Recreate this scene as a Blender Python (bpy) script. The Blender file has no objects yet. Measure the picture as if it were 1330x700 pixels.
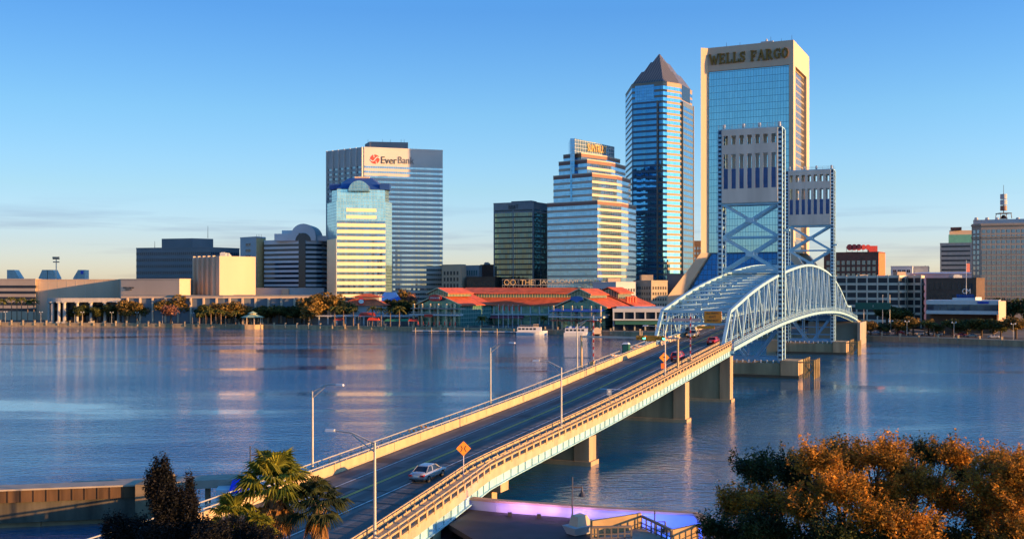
import bpy, math, random
from math import sin, cos, pi, radians, sqrt, atan2
random.seed(7)
SC = bpy.context.scene
COL = SC.collection
F = 1390.0; H = 22.0
# ------------------------------------------------------------ camera
cd = bpy.data.cameras.new("camera"); cam = bpy.data.objects.new("camera", cd); COL.objects.link(cam)
cam.location = (0, 0, H); cam.rotation_euler = (pi/2, 0, 0)
cd.sensor_fit = 'HORIZONTAL'; cd.sensor_width = 36; cd.lens = 36*F/1330
cd.shift_y = 25/1330; cd.clip_start = 1; cd.clip_end = 30000
SC.camera = cam
# ------------------------------------------------------------ light
SUN_EL = radians(6.3); SUN_AZ = atan2(.909, -.417)      # azimuth clockwise from +Y
w = bpy.data.worlds.new("World"); SC.world = w; w.use_nodes = True
nt = w.node_tree; nt.nodes.clear()
out = nt.nodes.new('ShaderNodeOutputWorld'); bg = nt.nodes.new('ShaderNodeBackground')
sky = nt.nodes.new('ShaderNodeTexSky'); sky.sky_type = 'NISHITA'; sky.sun_disc = False
sky.sun_elevation = SUN_EL; sky.sun_rotation = SUN_AZ; sky.air_density = 1.0; sky.dust_density = 0.4; sky.ozone_density = 2.2
hs = nt.nodes.new('ShaderNodeHueSaturation'); hs.inputs['Saturation'].default_value = 1.1
nt.links.new(sky.outputs[0], hs.inputs['Color'])
# colour of the clear evening air by height over the horizon
sz = nt.nodes.new('ShaderNodeSeparateXYZ'); tcz = nt.nodes.new('ShaderNodeTexCoord'); nt.links.new(tcz.outputs['Generated'], sz.inputs[0])
ra = nt.nodes.new('ShaderNodeValToRGB'); el = ra.color_ramp.elements
for i, (p_, c_) in enumerate(((0, (1.2, 1.32, 2.75)), (.04, (.95, 1.06, 2.0)), (.09, (.88, 1.04, 1.5)), (.16, (.78, 1.04, 1.4)), (.25, (.56, .9, 1.4)), (.42, (.58, 1.36, 2.0)), (.9, (.56, 1.15, 1.6)))):
    e0_ = el[i] if i < 2 else el.new(p_); e0_.position = p_; e0_.color = (*[x/3 for x in c_], 1)
nt.links.new(sz.outputs['Z'], ra.inputs[0])
v3 = nt.nodes.new('ShaderNodeVectorMath'); v3.operation = 'SCALE'; v3.inputs['Scale'].default_value = 3; nt.links.new(ra.outputs[0], v3.inputs[0])
vm = nt.nodes.new('ShaderNodeVectorMath'); vm.operation = 'MULTIPLY'; mr = nt.nodes.new('ShaderNodeMapRange'); mr.inputs['From Min'].default_value = -.5; mr.inputs['From Max'].default_value = .5; mr.inputs['To Min'].default_value = .76; mr.inputs['To Max'].default_value = 1.22
nt.links.new(sz.outputs['X'], mr.inputs[0]); vx = nt.nodes.new('ShaderNodeVectorMath'); vx.operation = 'SCALE'; nt.links.new(hs.outputs[0], vx.inputs[0]); nt.links.new(mr.outputs[0], vx.inputs['Scale'])
nt.links.new(vx.outputs[0], vm.inputs[0]); nt.links.new(v3.outputs[0], vm.inputs[1])
# thin cloud streaks low over the horizon
tc = nt.nodes.new('ShaderNodeTexCoord'); mp = nt.nodes.new('ShaderNodeMapping'); mp.inputs['Scale'].default_value = (3.2, 3.2, 55)
nz = nt.nodes.new('ShaderNodeTexNoise'); nz.inputs['Scale'].default_value = 1.6; nz.inputs['Detail'].default_value = 6; nz.inputs['Roughness'].default_value = .55
rp = nt.nodes.new('ShaderNodeValToRGB'); rp.color_ramp.elements[0].position = .5; rp.color_ramp.elements[1].position = .68
sx = nt.nodes.new('ShaderNodeSeparateXYZ'); r2 = nt.nodes.new('ShaderNodeValToRGB')
r2.color_ramp.elements[0].position = 0.0; r2.color_ramp.elements[0].color = (.5, .5, .5, 1)
e_ = r2.color_ramp.elements.new(.055); e_.color = (.7, .7, .7, 1)
r2.color_ramp.elements[2].position = .085; r2.color_ramp.elements[2].color = (0, 0, 0, 1)
mu = nt.nodes.new('ShaderNodeMath'); mu.operation = 'MULTIPLY'
mx = nt.nodes.new('ShaderNodeMixRGB'); mx.blend_type = 'MULTIPLY'; mx.inputs['Color2'].default_value = (.66, .64, .74, 1)
nt.links.new(tc.outputs['Generated'], mp.inputs[0]); nt.links.new(mp.outputs[0], nz.inputs['Vector']); nt.links.new(nz.outputs[0], rp.inputs[0])
nt.links.new(tc.outputs['Generated'], sx.inputs[0]); nt.links.new(sx.outputs['Z'], r2.inputs[0])
nt.links.new(rp.outputs[0], mu.inputs[0]); nt.links.new(r2.outputs[0], mu.inputs[1]); nt.links.new(mu.outputs[0], mx.inputs[0])
nt.links.new(vm.outputs[0], mx.inputs['Color1']); nt.links.new(mx.outputs[0], bg.inputs[0]); nt.links.new(bg.outputs[0], out.inputs[0])
bg.inputs[1].default_value = 0.118
sl = bpy.data.lights.new("sun", 'SUN'); sl.energy = 5.0; sl.angle = radians(.55); sl.color = (1, .51, .155)
so = bpy.data.objects.new("sun", sl); COL.objects.link(so); so.rotation_euler = (pi/2-SUN_EL, 0, pi-SUN_AZ)
SC.view_settings.view_transform = 'Standard'; SC.view_settings.look = 'None'; SC.view_settings.exposure = 1.08; SC.view_settings.gamma = 1
SC.view_settings.use_curve_mapping = False
SC.render.engine = 'CYCLES'
SC.cycles.max_bounces = 5; SC.cycles.glossy_bounces = 3; SC.cycles.diffuse_bounces = 2; SC.cycles.transparent_max_bounces = 4
SC.cycles.sample_clamp_indirect = 4; SC.cycles.caustics_reflective = False; SC.cycles.use_denoising = True

# ------------------------------------------------------------ helpers
def XY(px, D): return ((px-665)/F*D, D)
def ZZ(py, D): return H + (375-py)/F*D
def sub(a, b): return tuple(x-y for x, y in zip(a, b))
def vadd(a, b): return tuple(x+y for x, y in zip(a, b))
def mul(a, k): return tuple(x*k for x in a)
def ln(a): return sqrt(sum(x*x for x in a))
def nrm(a):
    l = ln(a) or 1; return tuple(x/l for x in a)
def crs(a, b): return (a[1]*b[2]-a[2]*b[1], a[2]*b[0]-a[0]*b[2], a[0]*b[1]-a[1]*b[0])

class MB:
    def __init__(s): s.v = []; s.f = []; s.m = []
    def face(s, pts, m=0):
        n = len(s.v); s.v += [tuple(p) for p in pts]; s.f.append(tuple(range(n, n+len(pts)))); s.m.append(m)
    def hexa(s, b, t, m=0):           # b, t: rings of equal length, ccw from above
        n = len(s.v); k = len(b); s.v += [tuple(p) for p in b]+[tuple(p) for p in t]
        s.f.append(tuple(range(n+k-1, n-1, -1))); s.m.append(m)
        s.f.append(tuple(range(n+k, n+2*k))); s.m.append(m)
        for i in range(k):
            j = (i+1) % k; s.f.append((n+i, n+j, n+k+j, n+k+i)); s.m.append(m)
        return s
    def box(s, x0, x1, y0, y1, z0, z1, m=0):
        return s.hexa([(x0, y0, z0), (x1, y0, z0), (x1, y1, z0), (x0, y1, z0)], [(x0, y0, z1), (x1, y0, z1), (x1, y1, z1), (x0, y1, z1)], m)
    def prism(s, pts, z0, z1, m=0, top=None):
        top = top or pts
        return s.hexa([(p[0], p[1], z0) for p in pts], [(p[0], p[1], z1) for p in top], m)
    def bar(s, p, q, w_, h_=None, m=0, up=(0, 0, 1)):
        h_ = h_ or w_; d = nrm(sub(q, p))
        if abs(d[0]*up[0]+d[1]*up[1]+d[2]*up[2]) > .98: up = (0, 1, 0)
        x = nrm(crs(d, up)); y = crs(x, d)
        def ring(c): return [vadd(c, vadd(mul(x, a*w_/2), mul(y, b*h_/2))) for a, b in ((1, -1), (1, 1), (-1, 1), (-1, -1))]
        return s.hexa(ring(p), ring(q), m)
    def tube(s, p, q, r0, r1=None, n=8, m=0):
        r1 = r0 if r1 is None else r1; d = nrm(sub(q, p)); up = (0, 0, 1) if abs(d[2]) < .95 else (0, 1, 0)
        x = nrm(crs(d, up)); y = crs(x, d)
        def ring(c, r): return [vadd(c, vadd(mul(x, r*cos(-2*pi*i/n)), mul(y, r*sin(-2*pi*i/n)))) for i in range(n)]
        return s.hexa(ring(p, r0), ring(q, r1), m)
    def edgebox(s, a, b, z0, z1, out_=.06, inn=.05, m=0):   # thin box standing on the edge a->b (outward is right of a->b)
        dx, dy = b[0]-a[0], b[1]-a[1]; l = sqrt(dx*dx+dy*dy); nx, ny = dy/l, -dx/l
        return s.prism([(a[0]+nx*out_, a[1]+ny*out_), (b[0]+nx*out_, b[1]+ny*out_), (b[0]-nx*inn, b[1]-ny*inn), (a[0]-nx*inn, a[1]-ny*inn)], z0, z1, m)
    def mesh(s, name, mats, smooth=False, uv=True):
        me = bpy.data.meshes.new(name); me.from_pydata(s.v, [], s.f)
        if not isinstance(mats, (list, tuple)): mats = [mats]
        for x in mats: me.materials.append(x)
        me.polygons.foreach_set('material_index', s.m)
        if smooth: me.polygons.foreach_set('use_smooth', [True]*len(s.f))
        if uv and len(s.f) < 20000:
            me.update(); ul = me.uv_layers.new(name='UVMap'); d = [0.0]*(2*len(me.loops))
            for p in me.polygons:
                n = p.normal
                if abs(n.z) > .9: tx, ty = 1, 0; vert = False
                else:
                    l = sqrt(n.x*n.x+n.y*n.y); tx, ty = -n.y/l, n.x/l; vert = True
                for li in p.loop_indices:
                    c = me.vertices[me.loops[li].vertex_index].co
                    d[2*li] = c.x*tx+c.y*ty if vert else c.x
                    d[2*li+1] = c.z if vert else c.y
            ul.data.foreach_set('uv', d)
        me.update(); return me
    def build(s, name, mats, parent=None, smooth=False, **kw):
        o = bpy.data.objects.new(name, s.mesh(name, mats, smooth)); COL.objects.link(o)
        if parent: o.parent = parent
        tag(o, **kw); return o

def tag(o, label=None, cat=None, group=None, kind=None):
    if label: o['label'] = label
    if cat: o['category'] = cat
    if group: o['group'] = group
    if kind: o['kind'] = kind
    return o
def thing(name, label, cat, loc=(0, 0, 0), rz=0, group=None):
    o = bpy.data.objects.new(name, None); COL.objects.link(o); o.empty_display_size = .3
    o.location = loc if len(loc) == 3 else (loc[0], loc[1], 0); o.rotation_euler = (0, 0, rz)
    return tag(o, label, cat, group)
KIDS = {}
def dup(o, loc=None, rz=None, label=None, sc=None, parent=None):
    c = o.copy(); COL.objects.link(c); c.parent = parent
    if loc is not None: c.location = loc
    if rz is not None: c.rotation_euler = (0, 0, rz)
    if sc is not None: c.scale = sc if isinstance(sc, tuple) else (sc,)*3
    if label: c['label'] = label
    for ch in kids(o): dup(ch, parent=c)
    return c
def kids(o): return [x for x in o.children]
def part(o, parent, loc, rz=0):
    c = o.copy(); COL.objects.link(c); c.parent = parent; c.location = loc; c.rotation_euler = (0, 0, rz); return c
ORD = ['leftmost', 'second from left', 'third from left', 'fourth from left', 'fifth from left', 'sixth from left', 'seventh from left', 'eighth from left',
       'ninth from left', 'tenth from left', 'eleventh from left', 'twelfth from left', 'thirteenth from left', 'fourteenth from left']
def ordl(i, n): return 'rightmost' if i == n-1 and n > 1 else ORD[i] if i < len(ORD) else '%dth from left' % (i+1)

# ------------------------------------------------------------ materials
def mat(name, c, rough=.7, metal=0, var=.12, scale=.6, spec=None, emit=None, bump=0, streak=False):
    m = bpy.data.materials.new(name); m.use_nodes = True; t = m.node_tree; b = t.nodes['Principled BSDF']
    b.inputs['Base Color'].default_value = (*c, 1); b.inputs['Roughness'].default_value = rough; b.inputs['Metallic'].default_value = metal
    if spec is not None: b.inputs['Specular IOR Level'].default_value = spec
    if emit: b.inputs['Emission Color'].default_value = (*emit[0], 1); b.inputs['Emission Strength'].default_value = emit[1]
    if var:
        g = t.nodes.new('ShaderNodeNewGeometry'); mp = t.nodes.new('ShaderNodeMapping')
        mp.inputs['Scale'].default_value = (1, 1, .15 if streak else 1)
        n = t.nodes.new('ShaderNodeTexNoise'); n.inputs['Scale'].default_value = scale; n.inputs['Detail'].default_value = 5
        r = t.nodes.new('ShaderNodeMapRange'); r.inputs['From Min'].default_value = .3; r.inputs['From Max'].default_value = .7
        r.inputs['To Min'].default_value = 1-var; r.inputs['To Max'].default_value = 1+var
        mx = t.nodes.new('ShaderNodeVectorMath'); mx.operation = 'SCALE'; mx.inputs[0].default_value = c
        t.links.new(g.outputs['Position'], mp.inputs[0]); t.links.new(mp.outputs[0], n.inputs['Vector'])
        t.links.new(n.outputs[0], r.inputs[0]); t.links.new(r.outputs[0], mx.inputs['Scale']); t.links.new(mx.outputs[0], b.inputs['Base Color'])
        if bump:
            bp = t.nodes.new('ShaderNodeBump'); bp.inputs['Strength'].default_value = bump; t.links.new(n.outputs[0], bp.inputs['Height']); t.links.new(bp.outputs[0], b.inputs['Normal'])
    return m
def gridmat(name, c, line, pu, pv, wu=.08, wv=.1, rough=.08, metal=.75, lrough=.5, wob=.012, tint=.12):
    """glass panes (colour c) between mullions/spandrels (colour line); pitch pu x pv metres"""
    m = bpy.data.materials.new(name); m.use_nodes = True; t = m.node_tree; b = t.nodes['Principled BSDF']; N = t.nodes.new; L = t.links.new
    uv = N('ShaderNodeUVMap'); s = N('ShaderNodeSeparateXYZ'); L(uv.outputs[0], s.inputs[0])
    def mth(op, a, bb=None):
        n = N('ShaderNodeMath'); n.operation = op
        for i, x in enumerate((a, bb)):
            if x is None: continue
            if isinstance(x, (int, float)): n.inputs[i].default_value = x
            else: L(x, n.inputs[i])
        return n.outputs[0]
    u = mth('DIVIDE', s.outputs[0], pu); v = mth('DIVIDE', s.outputs[1], pv)
    mk = mth('MAXIMUM', mth('LESS_THAN', mth('FRACT', u), wu), mth('LESS_THAN', mth('FRACT', v), wv))
    cb = N('ShaderNodeCombineXYZ'); L(mth('FLOOR', u), cb.inputs[0]); L(mth('FLOOR', v), cb.inputs[1])
    wn = N('ShaderNodeTexWhiteNoise'); L(cb.outputs[0], wn.inputs['Vector'])
    rr = N('ShaderNodeMapRange'); rr.inputs['To Min'].default_value = 1-tint; rr.inputs['To Max'].default_value = 1+tint; L(wn.outputs['Value'], rr.inputs[0])
    sc = N('ShaderNodeVectorMath'); sc.operation = 'SCALE'; sc.inputs[0].default_value = c; L(rr.outputs[0], sc.inputs['Scale'])
    mx = N('ShaderNodeMixRGB'); mx.inputs['Color2'].default_value = (*line, 1); L(mk, mx.inputs[0]); L(sc.outputs[0], mx.inputs['Color1']); L(mx.outputs[0], b.inputs['Base Color'])
    L(mth('MULTIPLY', mth('SUBTRACT', 1, mk), metal), b.inputs['Metallic'])
    L(mth('ADD', rough, mth('MULTIPLY', mk, lrough)), b.inputs['Roughness'])
    # each pane sits slightly out of true
    bs = N('ShaderNodeVectorMath'); bs.operation = 'SUBTRACT'; bs.inputs[1].default_value = (.5, .5, .5); L(wn.outputs['Color'], bs.inputs[0])
    b2 = N('ShaderNodeVectorMath'); b2.operation = 'SCALE'; b2.inputs['Scale'].default_value = wob; L(bs.outputs[0], b2.inputs[0])
    g = N('ShaderNodeNewGeometry'); ad = N('ShaderNodeVectorMath'); L(g.outputs['Normal'], ad.inputs[0]); L(b2.outputs[0], ad.inputs[1])
    nn = N('ShaderNodeVectorMath'); nn.operation = 'NORMALIZE'; L(ad.outputs[0], nn.inputs[0]); L(nn.outputs[0], b.inputs['Normal'])
    return m
def leafmat(name, c1, c2, scale=.8, trans=.25):
    m = bpy.data.materials.new(name); m.use_nodes = True; t = m.node_tree; b = t.nodes['Principled BSDF']; N = t.nodes.new; L = t.links.new
    g = N('ShaderNodeNewGeometry'); n = N('ShaderNodeTexNoise'); n.inputs['Scale'].default_value = scale; n.inputs['Detail'].default_value = 3
    r = N('ShaderNodeValToRGB'); r.color_ramp.elements[0].position = .38; r.color_ramp.elements[1].position = .62
    r.color_ramp.elements[0].color = (*c1, 1); r.color_ramp.elements[1].color = (*c2, 1)
    rr = N('ShaderNodeMapRange'); rr.inputs['To Min'].default_value = .5; rr.inputs['To Max'].default_value = 1.5; L(g.outputs['Random Per Island'], rr.inputs[0])
    sc = N('ShaderNodeVectorMath'); sc.operation = 'SCALE'; L(rr.outputs[0], sc.inputs['Scale'])
    L(g.outputs['Position'], n.inputs['Vector']); L(n.outputs[0], r.inputs[0]); L(r.outputs[0], sc.inputs[0]); L(sc.outputs[0], b.inputs['Base Color'])
    b.inputs['Roughness'].default_value = .65; b.inputs['Specular IOR Level'].default_value = .2
    tr = N('ShaderNodeBsdfTranslucent'); L(sc.outputs[0], tr.inputs[0]); ms = N('ShaderNodeMixShader'); ms.inputs[0].default_value = trans
    L(b.outputs[0], ms.inputs[1]); L(tr.outputs[0], ms.inputs[2]); L(ms.outputs[0], t.nodes['Material Output'].inputs[0])
    return m
def glass(name, c, rough=.06, metal=.8): return mat(name, c, rough, metal, var=.06, scale=.05)

M = dict(
 concrete=mat('concrete', (.42, .33, .21), .85, var=.16, scale=.9, streak=True, bump=.15),
 pier=mat('pier_concrete', (.4, .28, .16), .9, var=.3, scale=.5, streak=True, bump=.3),
 asphalt=mat('asphalt', (.075, .078, .082), .8, var=.3, scale=.35, bump=.1),
 white=mat('white_paint', (.75, .75, .72), .6), yellow=mat('yellow_paint', (.85, .56, .08), .6, var=.25, scale=2),
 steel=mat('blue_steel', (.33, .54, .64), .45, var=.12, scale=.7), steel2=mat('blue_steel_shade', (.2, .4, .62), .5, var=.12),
 deckblue=mat('girder_blue', (.3, .52, .6), .5, var=.15),
 grey=mat('galvanised', (.48, .46, .42), .45, .4), rail=mat('tan_railing', (.48, .34, .18), .6, var=.2, scale=1.5),
 panelgrey=mat('tower_panel', (.6, .54, .45), .8, var=.14, scale=.3, streak=True), cwblue=mat('tower_blue', (.08, .2, .5), .6),
 dark=mat('dark_metal', (.03, .03, .035), .5), black=mat('black_rubber', (.015, .015, .015), .8),
 orange=mat('orange_sign', (.85, .28, .02), .5, var=.03), red=mat('red_paint', (.6, .03, .02), .35, var=.05), green=mat('green_paint', (.008, .09, .065), .6),
 cream=mat('cream_wall', (.55, .41, .29), .85, var=.06, scale=.1, streak=True), beige=mat('beige_wall', (.5, .44, .36), .85, var=.08, scale=.1),
 lgrey=mat('light_grey_wall', (.42, .44, .46), .8, var=.08, scale=.1), dgrey=mat('dark_grey_wall', (.15, .17, .19), .7, var=.08, scale=.1),
 whitew=mat('white_wall', (.62, .64, .66), .7, var=.06, scale=.1), brown=mat('brown_brick', (.11, .07, .05), .9, var=.15, scale=.4),
 brick=mat('brick', (.2, .09, .065), .9, var=.2, scale=.5), tan=mat('tan_stone', (.34, .28, .21), .9, var=.1, scale=.3),
 roof=mat('orange_roof', (.52, .095, .03), .6, var=.3, scale=.35), roofdk=mat('flat_roof', (.2, .2, .2), .9),
 winblue=glass('window_glass', (.2, .28, .36)), windk=glass('dark_glass', (.03, .045, .07), .08, .5), teal=glass('teal_glass', (.12, .3, .3), .1, .5),
 bark=mat('bark', (.09, .06, .04), .95, var=.3, scale=4), palmbark=mat('palm_bark', (.2, .13, .08), .95, var=.3, scale=5),
)
# ------------------------------------------------------------ setting
m = bpy.data.materials.new('water'); m.use_nodes = True; t = m.node_tree; b = t.nodes['Principled BSDF']; N = t.nodes.new; L = t.links.new
b.inputs['Base Color'].default_value = (.006, .12, .24, 1); b.inputs['IOR'].default_value = 2.7
g = N('ShaderNodeNewGeometry'); mp1 = N('ShaderNodeMapping'); mp1.inputs['Scale'].default_value = (.55, 1, 1); L(g.outputs['Position'], mp1.inputs[0])
n1 = N('ShaderNodeTexNoise'); n1.inputs['Scale'].default_value = .9; n1.inputs['Detail'].default_value = 4; n1.inputs['Roughness'].default_value = .6; L(mp1.outputs[0], n1.inputs['Vector'])
mp2 = N('ShaderNodeMapping'); mp2.inputs['Scale'].default_value = (.35, 1, 1); mp2.inputs['Rotation'].default_value = (0, 0, -.25); L(g.outputs['Position'], mp2.inputs[0])
n2 = N('ShaderNodeTexNoise'); n2.inputs['Scale'].default_value = .022; n2.inputs['Detail'].default_value = 4; L(mp2.outputs[0], n2.inputs['Vector'])
mp4 = N('ShaderNodeMapping'); mp4.inputs['Scale'].default_value = (.22, 1, 1); mp4.inputs['Rotation'].default_value = (0, 0, .12); L(g.outputs['Position'], mp4.inputs[0])
n4 = N('ShaderNodeTexNoise'); n4.inputs['Scale'].default_value = .035; n4.inputs['Detail'].default_value = 6; n4.inputs['Roughness'].default_value = .6; n4.inputs['Distortion'].default_value = .8; L(mp4.outputs[0], n4.inputs['Vector'])
av = N('ShaderNodeMath'); av.operation = 'ADD'; L(n2.outputs[0], av.inputs[0]); L(n4.outputs[0], av.inputs[1]); hf = N('ShaderNodeMath'); hf.operation = 'MULTIPLY'; hf.inputs[1].default_value = .5; L(av.outputs[0], hf.inputs[0])
r = N('ShaderNodeMapRange'); r.inputs['From Min'].default_value = .42; r.inputs['From Max'].default_value = .58; r.inputs['To Min'].default_value = .1; r.inputs['To Max'].default_value = 1.05; L(hf.outputs[0], r.inputs[0])
bp = N('ShaderNodeBump'); bp.inputs['Distance'].default_value = .34; L(r.outputs[0], bp.inputs['Strength']); L(n1.outputs[0], bp.inputs['Height']); L(bp.outputs[0], b.inputs['Normal'])
r3 = N('ShaderNodeMapRange'); r3.inputs['To Min'].default_value = .02; r3.inputs['To Max'].default_value = .07; L(n2.outputs[0], r3.inputs[0]); L(r3.outputs[0], b.inputs['Roughness'])
M['water'] = m
q = MB(); q.face([(-6000, -500, 0), (6000, -500, 0), (6000, 1400, 0), (-6000, 1400, 0)]); q.build('water', m, kind='structure')
BANK = [(-3000, 700), XY(-80, 640), XY(130, 618), XY(215, 606), XY(320, 594), XY(440, 570), XY(600, 546), XY(700, 522), XY(820, 493), XY(960, 474), XY(1110, 456), XY(1230, 430), XY(1345, 404), (420, 300), (3000, 0)]
GZ = 2.3
M['ground'] = mat('city_ground', (.09, .085, .075), .95, var=.25, scale=.15)
q = MB()
for a, c in zip(BANK, BANK[1:]):
    q.face([(a[0], a[1], GZ), (c[0], c[1], GZ), (c[0]*2+200, 9000, GZ), (a[0]*2-200, 9000, GZ)])
q.build('ground', M['ground'], kind='structure')
q = MB(); q.box(-900, 900, -300, 80, -1, 1.6); q.build('near_bank_ground', mat('grass_ground', (.04, .06, .025), .95, var=.3, scale=.5), kind='structure')
# sea wall with cap, railing and lit concrete pillars
sw = thing('seawall', 'long concrete seawall with railing and square pillars along the far bank', 'seawall', (0, 0, 0))
q = MB(); c = MB(); rl = MB()
for a, e in zip(BANK[1:-2], BANK[2:-1]):
    q.edgebox(a, e, -1, GZ-.35, .6, .3); c.edgebox(a, e, GZ-.35, GZ+.05, .8, 1.2)
    rl.edgebox(a, e, GZ+1.0, GZ+1.1, .5, -.42); rl.edgebox(a, e, GZ+.5, GZ+.56, .5, -.42)
q.build('wall', M['pier'], sw); c.build('cap', M['concrete'], sw); rl.build('railing', M['dark'], sw)
pl = MB(); pl.box(-.36, .36, -.36, .36, -1.6, 1.1); pl.box(-.46, .46, -.46, .46, 1.1, 1.28); p0 = None; k = 0
for a, e in zip(BANK[1:-2], BANK[2:-1]):
    l = ln(sub(e, a)); n = max(1, int(l/7.2))
    for i in range(n):
        if k > 95: break
        f = (i+.5)/n; loc = (a[0]+(e[0]-a[0])*f, a[1]+(e[1]-a[1])*f-.6, GZ)
        if p0 is None: p0 = pl.build('pillar', M['concrete'], sw); p0.location = loc
        else: part(p0, sw, loc)
        k += 1

# ------------------------------------------------------------ buildings
def offs(pts, d):
    r = []; n = len(pts)
    for i in range(n):
        a, b_, c = pts[i-1], pts[i], pts[(i+1) % n]
        n1 = nrm((b_[1]-a[1], a[0]-b_[0])); n2 = nrm((c[1]-b_[1], b_[0]-c[0])); s = 1+n1[0]*n2[0]+n1[1]*n2[1]
        r.append((b_[0]+(n1[0]+n2[0])*d/s, b_[1]+(n1[1]+n2[1])*d/s))
    return r
def bldg(name, label, cat, P, ztop, wall, z0=GZ-.3, parapet=.8, roof=True, pre='wall'):
    """P: list of (px, depth) corners, left-front -> near -> right -> back (ccw from above)"""
    pts = [XY(*p) for p in P]; cx = sum(p[0] for p in pts)/len(pts); cy = sum(p[1] for p in pts)/len(pts)
    e = thing(name, label, cat, (cx, cy, 0)); lp = [(p[0]-cx, p[1]-cy) for p in pts]
    q = MB(); q.prism(lp, z0, ztop); q.build(pre, wall, e)
    if roof:
        q = MB()
        o_, i_ = offs(lp, .12), offs(lp, -.5)
        for i in range(len(lp)):
            j = (i+1) % len(lp); a, b_, c, d = o_[i], o_[j], i_[j], i_[i]
            q.prism([a, b_, c, d], ztop, ztop+parapet)
        q.build('parapet', wall, e)
    e['_n'] = 0
    return e, lp
def bands(e, lp, zs, h, mt, edges=None, out_=.08, marg=.0, name='window_band'):
    q = MB(); n = len(lp)
    for i in (edges if edges is not None else range(n)):
        a, b_ = lp[i], lp[(i+1) % n]; l = ln(sub(b_, a)); d = nrm(sub(b_, a)); mg = marg if marg >= 0 else 0
        a2 = (a[0]+d[0]*mg, a[1]+d[1]*mg); b2 = (b_[0]-d[0]*mg, b_[1]-d[1]*mg)
        q.edgebox(a2, b2, 0, h, out_, .04)
    o = q.build(name, mt, e); o.location = (0, 0, zs[0])
    for z in zs[1:]: part(o, e, (0, 0, z))
def frange(a, b, st):
    r = []; x = a
    while x < b: r.append(x); x += st
    return r
def wgrid(e, lp, edge, z0, z1, rows, cols, w_, h_, gl, fr, marg=1.0, rec=.0, arch=False, cap=100):
    a, b_ = lp[edge], lp[(edge+1) % len(lp)]; l = ln(sub(b_, a)); d = nrm(sub(b_, a)); nx, ny = d[1], -d[0]; ang = atan2(d[1], d[0])
    q = MB(); f = .12*min(w_, 2)
    q.box(-w_/2, w_/2, -.03, .05, 0, h_, 0); q.box(-w_/2-f, w_/2+f, -.16, .05, -f*1.2, 0, 1); q.box(-w_/2-f, w_/2+f, -.13, .05, h_, h_+f, 1)
    q.box(-w_/2-f, -w_/2, -.1, .05, 0, h_, 1); q.box(w_/2, w_/2+f, -.1, .05, 0, h_, 1); q.box(-f*.3, f*.3, -.07, .04, .02, h_-.02, 1)
    me = q.mesh('window', [gl, fr]); rest = MB()
    for r_ in range(rows):
        for c_ in range(cols):
            t_ = marg+(l-2*marg)*(c_+.5)/cols; z = z0+(z1-z0)*(r_+.5)/rows-h_/2; x, y = a[0]+d[0]*t_, a[1]+d[1]*t_
            if e['_n'] < cap:
                o = bpy.data.objects.new('window', me); COL.objects.link(o); o.parent = e; o.location = (x, y, z); o.rotation_euler = (0, 0, ang); e['_n'] += 1
            else:
                A = (x-d[0]*w_/2, y-d[1]*w_/2); B = (x+d[0]*w_/2, y+d[1]*w_/2); rest.edgebox(A, B, z, z+h_, .04, .05)
    if rest.f: rest.build('windows', gl, e, kind='stuff')
def text(parent, s, loc, height, ang, mt, name='lettering', depth=.15, width=None, align='CENTER'):
    c = bpy.data.curves.new(name, 'FONT'); c.body = s; c.size = 1; c.extrude = depth/2/max(height, .01); c.align_x = align; c.align_y = 'CENTER'; c.resolution_u = 3
    tmp = bpy.data.objects.new('tmp', c); me = bpy.data.meshes.new_from_object(tmp); bpy.data.objects.remove(tmp)
    xs = [v.co.x for v in me.vertices]; ys = [v.co.y for v in me.vertices]
    sy = height/max(1e-6, (max(ys)-min(ys))); sx = width/(max(xs)-min(xs)) if width else sy; cy = (max(ys)+min(ys))/2
    cx = (max(xs)+min(xs))/2 if align == 'CENTER' else min(xs)
    for v in me.vertices: x, y, z = v.co; v.co = ((x-cx)*sx, -z*height, (y-cy)*sy)
    me.materials.clear(); me.materials.append(mt); me.name = name
    o = bpy.data.objects.new(name, me); COL.objects.link(o); o.parent = parent; o.location = loc; o.rotation_euler = (0, 0, ang); return o
def roofgear(e, lp, z, k=3, seed=1):
    rn = random.Random(seed); cx = sum(p[0] for p in lp)/len(lp); cy = sum(p[1] for p in lp)/len(lp)
    for i in range(k):
        p = lp[rn.randrange(len(lp))]; f = rn.uniform(.1, .5); x, y = cx+(p[0]-cx)*f, cy+(p[1]-cy)*f; s = rn.uniform(1.5, 3)
        q = MB(); q.box(x-s, x+s, y-1.5, y+1.5, z-.02, z+rn.uniform(1.4, 2.4)); q.box(x-s*.7, x+s*.5, y-1, y+1, z+1.4, z+2.7); q.build('roof_unit', M['lgrey'], e)
def mast(e, x, y, z0, z1, r=.15, name='antenna'):
    q = MB(); q.tube((x, y, z0), (x, y, z1), r, r*.5, 5); return q.build(name, M['dark'], e)

# 1 garage far left
e, lp = bldg('parking_garage', 'low cream parking garage at the far left edge behind palms', 'parking garage', [(-90, 690), (46, 668), (60, 735), (-80, 750)], 27.5, M['cream'])
bands(e, lp, [8, 11.6, 15.2, 18.8, 22.4], 1.7, M['dark'], [0, 1], name='open_level')
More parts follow.
